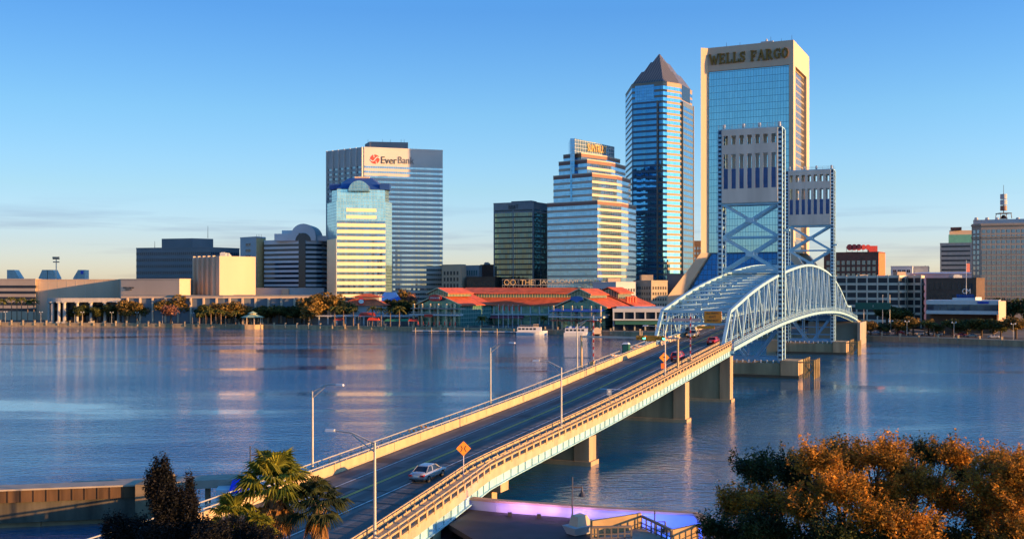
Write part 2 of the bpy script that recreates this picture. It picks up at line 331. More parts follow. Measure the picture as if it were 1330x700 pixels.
# 2 performing arts hall
e, lp = bldg('concert_hall', 'long low windowless cream hall with part of its wall in shadow', 'hall', [(47, 672), (155, 664), (157, 640), (233, 626), (247, 636), (250, 700), (60, 720)], 27.3, M['cream'], roof=False)
q = MB(); q.prism(offs(lp, .25), 27.3, 27.9); q.build('coping', M['cream'], e)
q = MB()
for i in range(9):
    a, b_ = lp[0], lp[1]; f = i/9+.04; x, y = a[0]+(b_[0]-a[0])*f, a[1]+(b_[1]-a[1])*f; q.box(x-.06, x+.06, y-.1, y+.1, 3, 27)
q.build('wall_seams', M['beige'], e)
q = MB(); a, b_ = lp[3], lp[4]
dq = nrm(sub(lp[3], lp[2])); ang = atan2(dq[1], dq[0])
text(e, 'TIMES-UNION', (lp[2][0]+dq[0]*5.4+.1, lp[2][1]+dq[1]*5.4-.25, ZZ(373.6, 636)), .9, ang, M['dark'], width=8)
text(e, 'CENTER', (lp[2][0]+dq[0]*5.4+.1, lp[2][1]+dq[1]*5.4-.25, ZZ(376.2, 636)), .8, ang, M['dark'], width=5)
# colonnade
M['colm'] = mat('column_stone', (.44, .4, .35), .8)
e = thing('colonnade', 'curved white colonnade of round columns in front of the cream hall', 'colonnade', (*XY(90, 625), 0))
q = MB(); arc = []
for i in range(13):
    a = pi+pi*.5*i/12; arc.append((-2+13*cos(a)*1.0, 9+11*sin(a)))
arc += [(70, -2)]
for a, b_ in zip(arc, arc[1:]): q.edgebox(a, b_, 14.2, 16.6, .8, .8); 
q.prism([(p[0], p[1]) for p in arc]+[(70, 14), (-15, 14)], 15.9, 16.4); q.build('entablature', M['colm'], e)
q = MB(); q.tube((0, 0, 2), (0, 0, 14.3), .95, .8, 12); q.box(-1.2, 1.2, -1.2, 1.2, 2, 2.9); q.box(-1.1, 1.1, -1.1, 1.1, 13.8, 14.5); c0 = None
for x, y in [arc[1], arc[4], arc[7], arc[10], arc[12]]+[(5.5+8*i, -2) for i in range(8)]:
    if c0 is None: c0 = q.build('column', M['colm'], e); c0.location = (x, y, 0)
    else: part(c0, e, (x, y, 0))
q = MB(); q.box(-14, 70, 12, 13, 2, 15.9); q.build('glass_front', M['windk'], e)
# 3 fly tower
e, lp = bldg('stage_tower', 'tall windowless cream block with vertical fins on its left face', 'building', [(253, 659), (285, 638), (332, 654), (300, 690)], ZZ(333, 645), M['cream'], roof=False)
q = MB(); q.box(-.5, .5, -1.6, .2, 2, ZZ(332.6, 650)); f0 = None; a, b_ = lp[0], lp[1]; d = nrm(sub(b_, a)); ang = atan2(d[1], d[0]); l = ln(sub(b_, a))
for i in range(5):
    loc = (a[0]+d[0]*(l*i/5+.5), a[1]+d[1]*(l*i/5+.5), 0)
    if f0 is None: f0 = q.build('fin', M['cream'], e); f0.location = loc; f0.rotation_euler.z = ang
    else: part(f0, e, loc, ang)
roofgear(e, lp, ZZ(333, 645), 4, 3)
# low podium of the arts centre
e, lp = bldg('podium_building', 'low dark-windowed podium with cream roof edge below the finned block', 'building', [(158, 622), (290, 610), (425, 606), (425, 640), (158, 650)], ZZ(387, 612), M['dgrey'], parapet=1.6)
q = MB(); q.prism(offs(lp, .4), ZZ(387, 612)-.2, ZZ(386, 612)+.6); q.build('fascia', M['cream'], e)
q = MB(); q.box(-.5, .5, -.9, .2, 2, ZZ(387, 612)); f0 = None
for ed in (0, 1):
    a, b_ = lp[ed], lp[ed+1]
    for i in range(8):
        f = (i+.5)/8; loc = (a[0]+(b_[0]-a[0])*f, a[1]+(b_[1]-a[1])*f, 0)
        if f0 is None: f0 = q.build('column', M['cream'], e); f0.location = loc
        else: part(f0, e, loc)
# 4 dark office
M['csx'] = gridmat('dark_office_windows', (.05, .07, .1), (.2, .22, .24), 1.5, 50, .18, .0, rough=.2, metal=.4)
e, lp = bldg('office_block', 'dark grey office block with horizontal bands and set-back rooftop penthouse', 'office building', [(177, 742), (273, 728), (311, 748), (220, 790)], ZZ(323, 735), M['dgrey'])
bands(e, lp, frange(6, ZZ(323, 735)-3.2, 4.35), 1.9, M['csx'], [0, 1])
z = ZZ(322, 735); q = MB(); pp = [sub(XY(px, D), tuple(e.location)[:2]) for px, D in ((210, 750), (250, 742), (277, 752), (240, 775))]; q.prism(pp, z, ZZ(309.5, 742)); q.build('penthouse', M['dgrey'], e)
x, y = sub(XY(270, 746), tuple(e.location)[:2]); mast(e, x, y, ZZ(309, 742), ZZ(293, 742), .2)
x, y = sub(XY(201, 746), tuple(e.location)[:2]); mast(e, x, y, z, ZZ(313, 742), .2)
# 5 beige slab tower
M['gridtan'] = gridmat('small_windows', (.04, .05, .07), (.5, .42, .28), 2.1, 2.9, .35, .35, metal=.3)
e, lp = bldg('slab_tower', 'narrow beige slab tower standing left of the striped hotel', 'building', [(312, 716), (333, 702), (345, 712), (330, 750)], ZZ(309, 705), M['lgrey'])
q = MB(); q.edgebox(lp[1], lp[2], 2, ZZ(309, 705)-.2, .15); q.build('gable_wall', mat('ochre_wall', (.6, .45, .22), .8), e)
wgrid(e, lp, 0, 30, 53, 6, 1, 6, 1.8, M['windk'], M['lgrey'], 1.5)
wgrid(e, lp, 1, 6, 29, 9, 3, 1.5, 2.1, M['windk'], M['tan'], .8)
for i in range(3): mast(e, lp[1][0]-1+i*1.5, lp[1][1]+5, ZZ(309, 705), ZZ(304, 705), .15)
# 6 striped hotel
e, lp = bldg('hotel', 'white hotel with dark ribbon windows, a vertical dark bay and arched roof', 'hotel', [(343, 704), (388, 690), (397, 690), (411, 693), (418, 697), (426, 706), (400, 745), (350, 745)], ZZ(313, 693), M['whitew'])
bands(e, lp, frange(ZZ(375, 693), ZZ(318, 693), 3.05), 1.5, M['windk'], [0, 2, 3, 4])
q = MB(); q.edgebox(lp[1], lp[2], 8, ZZ(303, 690), .5, .3); q.build('glazed_bay', M['windk'], e)
ox, oy = e.location[0], e.location[1]
q = MB()
def archpts(cx, r, z, n=14, y=0): return [(cx+r*cos(pi*i/n), y, z+r*sin(pi*i/n)*1.0) for i in range(n+1)]
xa = (lp[1][0]+lp[2][0])/2+.6; za = ZZ(313, 693)
A0 = archpts(xa, 8.0, za+3, y=lp[1][1]+.2); q2 = [(p[0], p[1]+26, p[2]) for p in A0]
ring0 = [(xa+8, A0[0][1], za)]+A0+[(xa-8, A0[0][1], za)]; ring1 = [(p[0], p[1]+26, p[2]) for p in ring0]
q.hexa(list(reversed(ring0)), list(reversed(ring1))); q.build('arched_roof', M['whitew'], e)
q = MB(); A1 = archpts(xa, 5, za, y=A0[0][1]-.25); r1 = [(p[0], p[1]+.2, p[2]) for p in A1]; q.hexa(list(reversed(A1)), list(reversed(r1))); q.build('arched_window', M['windk'], e)
q = MB()
q.box(xa-19, xa-8, lp[1][1]+2, lp[1][1]+20, za, za+4.6); q.box(xa-15, xa-8, lp[1][1]+6, lp[1][1]+20, za+4.6, za+7); q.build('roof_storey', M['whitew'], e); q = MB(); q.box(xa+8, xa+17, lp[1][1]+4, lp[1][1]+18, za, za+3.4); q.build('roof_storey', M['whitew'], e)
# 7 low grey wall building
e, lp = bldg('low_hall', 'low plain grey hall below the striped hotel', 'building', [(331, 668), (374, 664), (421, 668), (421, 690), (331, 690)], ZZ(375.5, 665), M['lgrey'])
q = MB(); q.box(-1.9, 2.5, lp[1][1]-1.6, lp[1][1]+1, 2, ZZ(375, 665)); q.build('pilaster', M['cream'], e)
# 8 yellow banded glass tower with mansard
M['tealgrid'] = gridmat('teal_curtain_wall', (.30, .52, .56), (.28, .42, .42), 1.7, 1.9, .06, .07, rough=.12, metal=.75)
M['goldspan'] = mat('sunlit_gold_spandrel', (.92, .72, .42), .45, .2, var=.05)  # gold spandrels, colour lightened to carry the sun they reflect
zt = ZZ(262, 640)
e, lp = bldg('glass_tower', 'teal glass tower with sunlit gold bands and blue mansard roof with round arch', 'office building', [(425, 658), (437, 638), (501, 645), (509, 656), (504, 692), (428, 690)], zt, M['tealgrid'], parapet=.3)
zs = frange(9, ZZ(292, 640)+.5, 3.85)
bands(e, lp, zs, 2.0, M['goldspan'], [1], out_=.25, marg=.3, name='sunlit_gold_band')
bands(e, lp, [z+2.0 for z in zs], 1.55, gridmat('dark_ribbon', (.16, .24, .32), (.1, .12, .14), 1.6, 9, .1, 0, rough=.06, metal=.9, wob=.03), [1], out_=.12, marg=.3)
a, b_ = lp[1], lp[2]; mid = ((a[0]+b_[0])/2, (a[1]+b_[1])/2); dq = nrm(sub(b_, a))
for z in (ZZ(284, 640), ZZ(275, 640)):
    q = MB(); q.edgebox((mid[0]-dq[0]*9, mid[1]-dq[1]*9), (mid[0]+dq[0]*9, mid[1]+dq[1]*9), z, z+2, .25); q.build('sunlit_gold_band', M['goldspan'], e)
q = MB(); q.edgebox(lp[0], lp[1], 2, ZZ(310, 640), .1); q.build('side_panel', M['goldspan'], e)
ox, oy = e.location[0], e.location[1]
up = [sub(XY(px, D), (ox, oy)) for px, D in ((431, 654), (438, 642), (500, 649), (505, 658), (500, 685), (434, 684))]
q = MB(); q.prism(up, zt+.1, ZZ(246, 645)); q.build('upper_storey', M['tealgrid'], e)
M['blueroof'] = mat('blue_metal_roof', (.02, .07, .26), .4, .1)
tp = [sub(XY(px, D), (ox, oy)) for px, D in ((452, 660), (456, 657), (482, 657), (486, 660), (482, 668), (456, 670))]
q = MB(); q.prism(offs(up, .6), ZZ(246, 645), ZZ(230, 650), top=tp); q.build('mansard_roof', M['blueroof'], e)
q = MB()
for px in (435, 500): x, y = sub(XY(px, 650), (ox, oy)); q.box(x-3, x+3, y-2, y+6, ZZ(246, 645), ZZ(238, 645))
q.build('corner_roof', M['blueroof'], e)
xa, ya = sub(XY(466, 640), (ox, oy)); A1 = archpts(xa, 6.2, ZZ(249, 645), y=ya); r1 = [(p[0], p[1]+10, p[2]) for p in A1]; q = MB(); q.hexa(list(reversed(A1)), list(reversed(r1))); q.build('round_dormer', M['tealgrid'], e)
q = MB(); q.box(xa-5, xa+4, ya+17, ya+20, ZZ(231, 650), ZZ(228, 650)); q.build('roof_crest', M['cream'], e)
# 9 bank tower with logo
zt = ZZ(193, 700)
M['ebw'] = mat('bank_stone', (.5, .48, .45), .6, var=.05, scale=.1)
M['ebg'] = gridmat('bank_ribbon', (.26, .34, .4), (.42, .46, .42), 1.5, 9, .1, 0, rough=.05, metal=.9, wob=.02)
e, lp = bldg('bank_tower', 'tall grey bank tower with ribbon windows, red logo and dark lettering', 'office building', [(425, 722), (473, 700), (575, 716), (560, 775), (440, 780)], zt, M['ebw'], parapet=1)
bands(e, lp, frange(5, ZZ(215, 700), 3.2), 1.35, M['ebg'], [0, 1, 2, 3])
q = MB(); a, b_ = lp[0], lp[1]; d = nrm(sub(b_, a)); l = ln(sub(b_, a)); q.box(-.35, .35, -1.3, .1, 2, zt+.9); f0 = None
for i in range(7):
    loc = (a[0]+d[0]*(l*i/6.3+.5), a[1]+d[1]*(l*i/6.3+.5), 0); ang = atan2(d[1], d[0])
    if f0 is None: f0 = q.build('fin', M['ebw'], e); f0.location = loc; f0.rotation_euler.z = ang
    else: part(f0, e, loc, ang)
ox, oy = e.location[0], e.location[1]
pp = [sub(XY(px, D), (ox, oy)) for px, D in ((474, 735), (480, 722), (530, 726), (528, 750), (478, 750))]
q = MB(); q.prism(pp, zt, ZZ(185, 725)); q.build('penthouse', M['dgrey'], e)
for px in (478, 497, 507, 521, 525): x, y = sub(XY(px, 730), (ox, oy)); mast(e, x, y, ZZ(186, 725), ZZ(180, 725), .15)
a, b_ = lp[1], lp[2]; d = nrm(sub(b_, a)); ang = atan2(d[1], d[0])
def onface(px, py, out_=.3):
    # point on face a->b under photo column px
    k = (px-665)/F; A = (a[0]+ox, a[1]+oy); t_ = (k*A[1]-A[0])/(d[0]-k*d[1]); x, y = A[0]+d[0]*t_, A[1]+d[1]*t_
    return (x-ox+d[1]*out_, y-oy-d[0]*out_, ZZ(py, y))
text(e, 'Ever', onface(505.3, 208.5, .35), 4.6, ang, M['dark'], width=10.4)
M['thin'] = mat('grey_letter', (.12, .12, .14), .5)
text(e, 'Bank', onface(527.5, 208.5, .35), 4.6, ang, M['thin'], width=10.6)
cx, cy, cz = onface(487, 207, .2); lg = thing('x', 'x', 'x'); bpy.data.objects.remove(lg)
q = MB(); n = 20
ci = [(3.0*cos(2*pi*i/n), -.15, 3.0*sin(2*pi*i/n)) for i in range(n)]; q.hexa([(p[0], -.15, p[2]) for p in ci], [(p[0], .1, p[2]) for p in ci])
lo = q.build('logo', mat('logo_red', (.75, .05, .03), .5, var=0), e); lo.location = (cx, cy, cz); lo.rotation_euler.z = ang
q = MB()
for i in range(10):
    u0 = -3.1+6.2*i/10; u1 = u0+.62
    f_ = lambda u: 1.0*sin(u*1.1)+.25*u
    q.bar((u0, -.2, f_(u0)), (u1, -.2, f_(u1)), .5, .12, up=(0, 1, 0))
q.bar((-1, -.2, 3), (-.6, -.2, 1.2), .4, .12, up=(0, 1, 0)); q.bar((1, -.2, -3), (.6, -.2, -1.2), .4, .12, up=(0, 1, 0))
s_ = q.build('logo_stroke', M['whitew'], lo)
# 10 low apartments
e, lp = bldg('apartment_block', 'low beige apartment block right of the bank tower', 'building', [(574, 692), (598, 682), (605, 688), (600, 720), (575, 725)], ZZ(345, 685), M['beige'])
wgrid(e, lp, 0, 6, 34, 7, 5, 1.5, 2.4, M['windk'], M['beige']); q = MB(); q.edgebox(lp[1], lp[2], 3, ZZ(344.5, 685), .3); q.build('corner_pier', M['cream'], e)
e, lp = bldg('apartment_block', 'grey green windowed block beside the low beige apartments', 'building', [(604, 715), (622, 708), (626, 716), (606, 750)], ZZ(346, 710), M['lgrey'])
wgrid(e, lp, 0, 6, 35, 6, 5, 1.2, 3.3, M['teal'], M['lgrey'])
e, lp = bldg('brick_block', 'dark brown brick block left of the dark glass tower', 'building', [(606, 680), (643, 672), (648, 700), (606, 710)], ZZ(361, 675), M['brown'])
wgrid(e, lp, 0, 5, 27, 5, 8, 1.3, 1.8, M['windk'], M['brown'])
e, lp = bldg('brick_block', 'reddish block with grey roof box seen behind the dark brown brick block', 'building', [(624, 760), (646, 756), (648, 790), (624, 790)], ZZ(345, 756), M['brick'])
roofgear(e, lp, ZZ(345, 756), 2, 9)
# 11 dark bank tower
e, lp = bldg('office_tower', 'dark glass office tower with grey stone columns and blank top band', 'office building', [(641, 702), (693, 690), (711, 706), (700, 740), (650, 745)], ZZ(264, 692), mat('slate_frame', (.24, .26, .29), .6))
M['dkgrid'] = gridmat('dark_curtain_wall', (.2, .25, .22), (.04, .05, .055), 1.5, 3.4, .12, .3, rough=.05, metal=.85, wob=.03)
ox, oy = e.location[0], e.location[1]
def pane(e, lp, ed, f0, f1, z0, z1, mt, out_=.1, name='curtain_wall'):
    a, b_ = lp[ed], lp[(ed+1) % len(lp)]; A = (a[0]+(b_[0]-a[0])*f0, a[1]+(b_[1]-a[1])*f0); B = (a[0]+(b_[0]-a[0])*f1, a[1]+(b_[1]-a[1])*f1)
    q = MB(); q.edgebox(A, B, z0, z1, out_, .05); return q.build(name, mt, e)
for f0, f1 in ((.03, .48), (.51, .97)): pane(e, lp, 0, f0, f1, 3, ZZ(276, 692), M['dkgrid']); pane(e, lp, 0, f0, f1, ZZ(274, 692), ZZ(272, 692), M['windk'], .05, 'vent_band')
for f0, f1 in ((.05, .47), (.54, .95)): pane(e, lp, 1, f0, f1, 3, ZZ(276, 692), M['dkgrid']); pane(e, lp, 1, f0, f1, ZZ(274, 692), ZZ(272, 692), M['windk'], .05, 'vent_band')
pp = [sub(XY(px, D), (ox, oy)) for px, D in ((664, 716), (690, 708), (697, 716), (672, 728))]; q = MB(); q.prism(pp, ZZ(264, 692), ZZ(260.5, 708)); q.build('penthouse', M['dgrey'], e)
a, b_ = lp[0], lp[1]; d = nrm(sub(b_, a)); ang = atan2(d[1], d[0]); text(e, 'BB&T', onface(667, 269, .15), 2.6, ang, M['dark'], width=7)
# 12 stepped tower
M['stgl'] = gridmat('stepped_glass', (.26, .46, .66), (.2, .36, .5), 1.6, 1.95, .05, .05, rough=.06, metal=.85, wob=.012)
M['stsp'] = mat('stone_spandrel', (.5, .43, .34), .5, var=.05); M['strd'] = mat('red_granite', (.2, .1, .08), .5, var=.05)
e = thing('stepped_tower', 'stepped pale blue glass tower with gold bands and lettered top screen', 'office building', (*XY(768, 635), 0)); ox, oy = e.location[0], e.location[1]
tiers = [((711, 639), (776, 618), (807, 634), (826, 660), (800, 690), (720, 690), 2, 263), ((719, 641), (769, 623), (801, 639), (819, 662), (796, 686), (726, 684), 263, 195+.0),
         ((726, 642), (762.5, 628), (794, 644), (812, 664), (792, 682), (732, 680), 227, 208), ((732, 644), (755, 634), (787, 650), (805, 667), (786, 678), (738, 676), 208, 198)]
tz = [(GZ, 72.5), (72.5, 89), (89, 97.5), (97.5, 102)]
for (T, (z0, z1)) in zip(tiers, tz):
    lp = [sub(XY(*p), (ox, oy)) for p in T[:6]]
    q = MB(); q.prism(lp, z0, z1); tq = q.build('tier', M['stgl'], e)
    q = MB(); q.prism(offs(lp, -.3), z1, z1+.5); q.build('tier_roof', M['roofdk'], tq)
    n0 = z1-1.6-3.85*int((z1-1.6-z0)/3.85)
    q = MB(); q.prism(offs(lp, .16), 0, 1.45); o = q.build('spandrel_band', M['stsp'], e); o.location.z = n0 if n0 > z0+.1 else n0+3.85
    z = o.location.z+3.85
    while z < z1-2: part(o, e, (0, 0, z)); z += 3.85
    q = MB(); q.prism(offs(lp, .2), z1-1.9, z1-.05); q.build('cornice_band', M['strd'], e)
    q = MB(); q.prism(offs(lp, .26), z1-.05, z1+.55); q.build('cornice_cap', M['stsp'], e)
q = MB(); x, y = sub(XY(743.5, 632), (ox, oy)); q.box(x-1.3, x+1.3, y, y+18, GZ, ZZ(180, 632)); q.build('glass_spine', gridmat('deep_blue_glass', (.12, .3, .5), (.06, .15, .25), 1.3, 1.95, .08, .06, metal=.85), e)
sp = [sub(XY(px, D), (ox, oy)) for px, D in ((746, 634), (798, 661), (796, 664), (744, 638))]; zt0, zt1 = 102, ZZ(180, 634)
q = MB(); q.hexa([(p[0], p[1], zt0) for p in sp], [(p[0], p[1], zt1 if i in (0, 3) else ZZ(191, 661)) for i, p in enumerate(sp)]); q.build('top_screen', gridmat('screen_glass', (.2, .36, .5), (.5, .55, .58), 2.2, 2.2, .09, .09, metal=.6), e)
a, b_ = sp[0], sp[1]; d = nrm(sub(b_, a)); ang = atan2(d[1], d[0]); M['goldl'] = mat('gold_letter', (.75, .5, .2), .35, .3, var=0)
text(e, 'SUNTRUST', onface(775, 193.5, .3), 4.6, ang, M['goldl'], width=18, depth=.6)
# 13 pyramid tower
M['bgl'] = gridmat('blue_tower_glass', (.12, .38, .62), (.12, .3, .5), 1.5, 9, .07, 0, rough=.05, metal=.9, wob=.03)
M['bst'] = mat('brown_stone', (.3, .23, .17), .6, var=.06, scale=.2); zt = ZZ(107, 690)
e, lp = bldg('pyramid_tower', 'tall blue glass tower with stone bands topped by a stepped pyramid', 'office building', [(812.5, 735), (821, 698), (861, 688), (883, 697), (899, 722), (894, 765), (860, 780), (818, 770)], zt, M['bst'], parapet=.3)
zs = frange(6, zt-3.5, 3.7); bands(e, lp, zs, 2.15, M['bgl'], [0, 1, 2, 3, 4], out_=.12)
ox, oy = e.location[0], e.location[1]
q = MB(); cxy = sub(XY(856.5, 732), (ox, oy))
def sc_(pts, k): return [(cxy[0]+(p[0]-cxy[0])*k, cxy[1]+(p[1]-cxy[1])*k) for p in pts]
M['pyr'] = gridmat('pyramid_cladding', (.05, .06, .075), (.26, .23, .19), 1.7, 40, .3, 0, rough=.35, metal=.4)
zp = [zt, zt+.5*(ZZ(91, 700)-zt)*2, ZZ(79, 705), ZZ(69, 725)]
for k0, k1, z0, z1 in ((.99, .66, zt+.3, ZZ(92, 705)), (.60, .33, ZZ(92, 705), ZZ(79, 715)), (.28, .02, ZZ(79, 715), ZZ(68, 725))):
    q = MB(); q.prism(sc_(lp, k0), z0, z1, top=sc_(lp, k1)); q.build('pyramid_tier', M['pyr'], e)
pane(e, lp, 1, .10, .72, ZZ(131, 692), ZZ(110.5, 692), gridmat('sky_lobby_glass', (.2, .45, .7), (.1, .25, .4), 1.6, 2, .07, .06, metal=.85), .18, 'sky_lobby')
pane(e, lp, 3, .15, .8, ZZ(131, 705), ZZ(112, 705), M['windk'], .18, 'sky_lobby')
# projecting lower bays
for ed, f0, f1, zz in ((1, .03, .86, ZZ(133, 692)), (3, .12, .98, ZZ(134, 705))):
    a, b_ = lp[ed], lp[ed+1]; A = (a[0]+(b_[0]-a[0])*f0, a[1]+(b_[1]-a[1])*f0); B = (a[0]+(b_[0]-a[0])*f1, a[1]+(b_[1]-a[1])*f1)
    q = MB(); q.edgebox(A, B, 3, zz, 1.1, .2); by = q.build('bay', mat('bay_frame', (.1, .15, .22), .5), e)
    dq = nrm(sub(B, A)); A2 = (A[0]+dq[0]*.7+dq[1]*1.1, A[1]+dq[1]*.7-dq[0]*1.1); B2 = (B[0]-dq[0]*.7+dq[1]*1.1, B[1]-dq[1]*.7-dq[0]*1.1)
    q = MB(); q.edgebox(A2, B2, 0, 2.2, .1, .05); z = 6; o = q.build('window_band', M['bgl'], by); o.location.z = z
    z += 3.7
    while z < zz-3: part(o, by, (0, 0, z)); z += 3.7
    q = MB(); q.edgebox((B[0]-dq[0]*.8+dq[1]*1.1, B[1]-dq[1]*.8-dq[0]*1.1), (B[0]+dq[1]*1.1, B[1]-dq[0]*1.1), 3, zz+.5, .4, .1); q.build('corner_rib', M['bst'], by)
# 14 flared-base tower with gold lettering
a0, a1, a2 = XY(913, 629.5), XY(1030.5, 607), XY(1056.5, 632); ang = atan2(a1[1]-a0[1], a1[0]-a0[0]); W = ln(sub(a1, a0)); Dp = 50.0; zt = ZZ(52, 607)
e = thing('flared_tower', 'tallest glass tower with stone frame, flared base and gold lettering', 'office building', (a0[0], a0[1], 0), ang)
M['wst'] = mat('tower_stone', (.56, .44, .31), .75, var=.06, scale=.15, streak=True)
M['wgl'] = gridmat('tower_glass', (.42, .74, .84), (.12, .34, .44), 1.55, 3.9, .1, .06, rough=.04, metal=.92, wob=.006, tint=.05)
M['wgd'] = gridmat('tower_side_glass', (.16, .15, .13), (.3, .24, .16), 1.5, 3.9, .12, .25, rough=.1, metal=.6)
fl = 43.0; za = 10.6
q = MB(); q.box(0, W, 0, Dp, zt-13.9, zt); q.build('crown_band', M['wst'], e)
q = MB()
q.box(0, 3.2, 0, 5, fl, zt-13.9); q.box(W-2.4, W, 0, 6, fl, zt-13.9); q.box(0, 4, Dp-6, Dp, fl, zt-13.9); q.box(W-4, W, Dp-9, Dp, fl, zt-13.9); q.build('corner_frame', M['wst'], e)
q = MB(); q.prism([(-.4, 3), (-.4, -3.0), (3.0, -.12), (3.0, 1)], fl-1, zt-.1); q.build('edge_pier', M['wst'], e)  # oblique face shaped so the left edge catches the sun
q = MB(); q.box(3.2, W-2.4, .9, Dp-3, fl, zt-13.9); q.build('curtain_wall', M['wgl'], e)
q = MB(); q.box(W-3, W-1.6, 6, Dp-9, fl, zt-13.9); q.build('side_curtain_wall', M['wgd'], e)
# flared skirt
fx = 27
q = MB(); lg = []
for (x0, x1, sgn) in ((0, 4.2, -1), (W, W-4.6, 1)):
    for (y0, y1, sy) in ((0, 5, -1), (Dp, Dp-5, 1)):
        q = MB(); fy = (10 if sgn < 0 else 1) if sy < 0 else 6
        lo_ = [(x0+sgn*fx, y0+sy*fy), (x1+sgn*fx, y0+sy*fy), (x1+sgn*fx, y1+sy*fy), (x0+sgn*fx, y1+sy*fy)]; hi = [(x0, y0), (x1, y0), (x1, y1), (x0, y1)]
        if sgn*sy > 0: pass
        if sgn < 0 and sy < 0: hi[0] = (-.4, -3.0); lo_[0] = (lo_[0][0], lo_[0][1]-5.5); lo_[1] = (lo_[1][0]+4.5, lo_[1][1]); lo_[2] = (lo_[2][0]+4.5, lo_[2][1])  # front left leg turned in shape to catch the sun as well
        cc = lambda P: P if sum(P[i][0]*P[(i+1) % 4][1]-P[(i+1) % 4][0]*P[i][1] for i in range(4)) > 0 else P[::-1]
        lo2, hi2 = cc(lo_), cc(hi)
        q.prism(lo2, za-6, fl, top=hi2); q.build('flared_leg', M['wst'], e)
q = MB(); q.prism([(-fx+3, -5), (W+fx-3, .5), (W+fx-3, Dp+5), (-fx+3, Dp+5)], za-6, fl-.1, top=[(4, 2), (W-4, 2), (W-4, Dp-2), (4, Dp-2)]); q.build('flared_glass', gridmat('flare_glass', (.12, .25, .4), (.05, .1, .18), 2.5, 3, .1, .1, metal=.85), e)
M['wgold'] = mat('dark_gold_letter', (.22, .12, .015), .5, .3, var=0)  # darker gold, to stand out from the crown band
M['gbk'] = M['wgold']
GLY = {'W': (1.25, [(.0, 1, .3, 0, 2), (.3, 0, .5, .8, 1), (.5, .8, .72, 0, 2), (.72, 0, 1, 1, 1)], [(-.08, .12, 1), (.9, 1.1, 1)]),
 'E': (.92, [(.22, 0, .22, 1, 2), (.22, .04, .9, .04, 1), (.22, .96, .86, .96, 1), (.22, .5, .65, .5, 1), (.9, .04, .9, .26, 1), (.86, .96, .86, .76, 1), (.65, .38, .65, .62, 1)], [(0, .44, 0), (0, .44, 1)]),
 'L': (.86, [(.25, 0, .25, 1, 2), (.25, .04, .92, .04, 1), (.92, .04, .92, .3, 1)], [(0, .5, 0), (0, .5, 1)]),
 'S': (.8, [(.85, .8, .6, .95, 1), (.6, .95, .3, .92, 1.4), (.3, .92, .14, .74, 1.8), (.14, .74, .3, .56, 1.8), (.3, .56, .7, .44, 2), (.7, .44, .86, .26, 1.8), (.86, .26, .7, .06, 1.6), (.7, .06, .35, .04, 1.3), (.35, .04, .1, .2, 1), (.88, 1, .88, .7, 1), (.1, 0, .1, .3, 1)], []),
 'F': (.88, [(.25, 0, .25, 1, 2), (.25, .96, .9, .96, 1), (.25, .5, .68, .5, 1), (.9, .96, .9, .74, 1), (.68, .38, .68, .62, 1)], [(0, .52, 0), (0, .52, 1)]),
 'A': (1.0, [(.12, 0, .5, 1, 1), (.5, 1, .88, 0, 2), (.25, .34, .75, .34, 1)], [(-.04, .28, 0), (.7, 1.06, 0)]),
 'R': (1.0, [(.22, 0, .22, 1, 2), (.22, .96, .6, .96, 1), (.6, .96, .76, .74, 1.8), (.76, .74, .6, .5, 1.8), (.6, .5, .22, .5, 1), (.5, .5, .86, .02, 2)], [(0, .46, 0), (0, .46, 1), (.76, 1.04, 0)]),
 'G': (1.0, [(.85, .78, .55, .97, 1), (.55, .97, .25, .82, 1.6), (.25, .82, .14, .5, 2), (.14, .5, .25, .18, 2), (.25, .18, .55, .03, 1.6), (.55, .03, .82, .12, 1.2), (.82, .1, .82, .42, 1.9), (.88, 1, .88, .7, 1)], [(.6, 1.02, .45)]),
 'O': (1.0, [(.5, .98, .25, .84, 1.4), (.25, .84, .13, .5, 2), (.13, .5, .25, .16, 2), (.25, .16, .5, .02, 1.4), (.5, .02, .75, .16, 1.4), (.75, .16, .87, .5, 2), (.87, .5, .75, .84, 2), (.75, .84, .5, .98, 1.4)], []), ' ': (.5, [], [])}
def seriftext(s_, parent, x0, x1, zc, h, y, mt):
    tot = sum(GLY[c][0]+.14 for c in s_)-.14; k = (x1-x0)/tot; x = x0
    for c in s_:
        wd_, st, sf = GLY[c]
        if st:
            q = MB()
            for i, (ax, az, bx_, bz, t_) in enumerate(st):
                A = (x+ax*wd_*k, y-.01*i, zc-h/2+az*h); B = (x+bx_*wd_*k, y-.01*i, zc-h/2+bz*h); dd = nrm(sub(B, A)); ex = mul(dd, .045*h); q.bar(sub(A, ex), vadd(B, ex), .095*h*t_, .8, up=(0, 1, 0))
            for i, (ax, bx_, az) in enumerate(sf): q.box(x+ax*wd_*k, x+bx_*wd_*k, y-.47, y+.43, zc-h/2+az*h-.05*h, zc-h/2+az*h+.05*h)
            q.build('letter', mt, parent)
        x += (wd_+.14)*k
seriftext('WELLS FARGO', e, W*.08, W*.95, ZZ(74.5, 620), 5.6, -.42, M['wgold'])
for x in (12, 20, 38, 44, 50): mast(e, x, 8, zt, zt+random.uniform(3, 6), .15)
q = MB(); q.box(33, 40, 4, 9, zt, zt+1.6); q.tube((36, 6, zt+1.6), (36, 6, zt+3.4), .9, .3, 8); q.build('roof_unit', M['lgrey'], e)
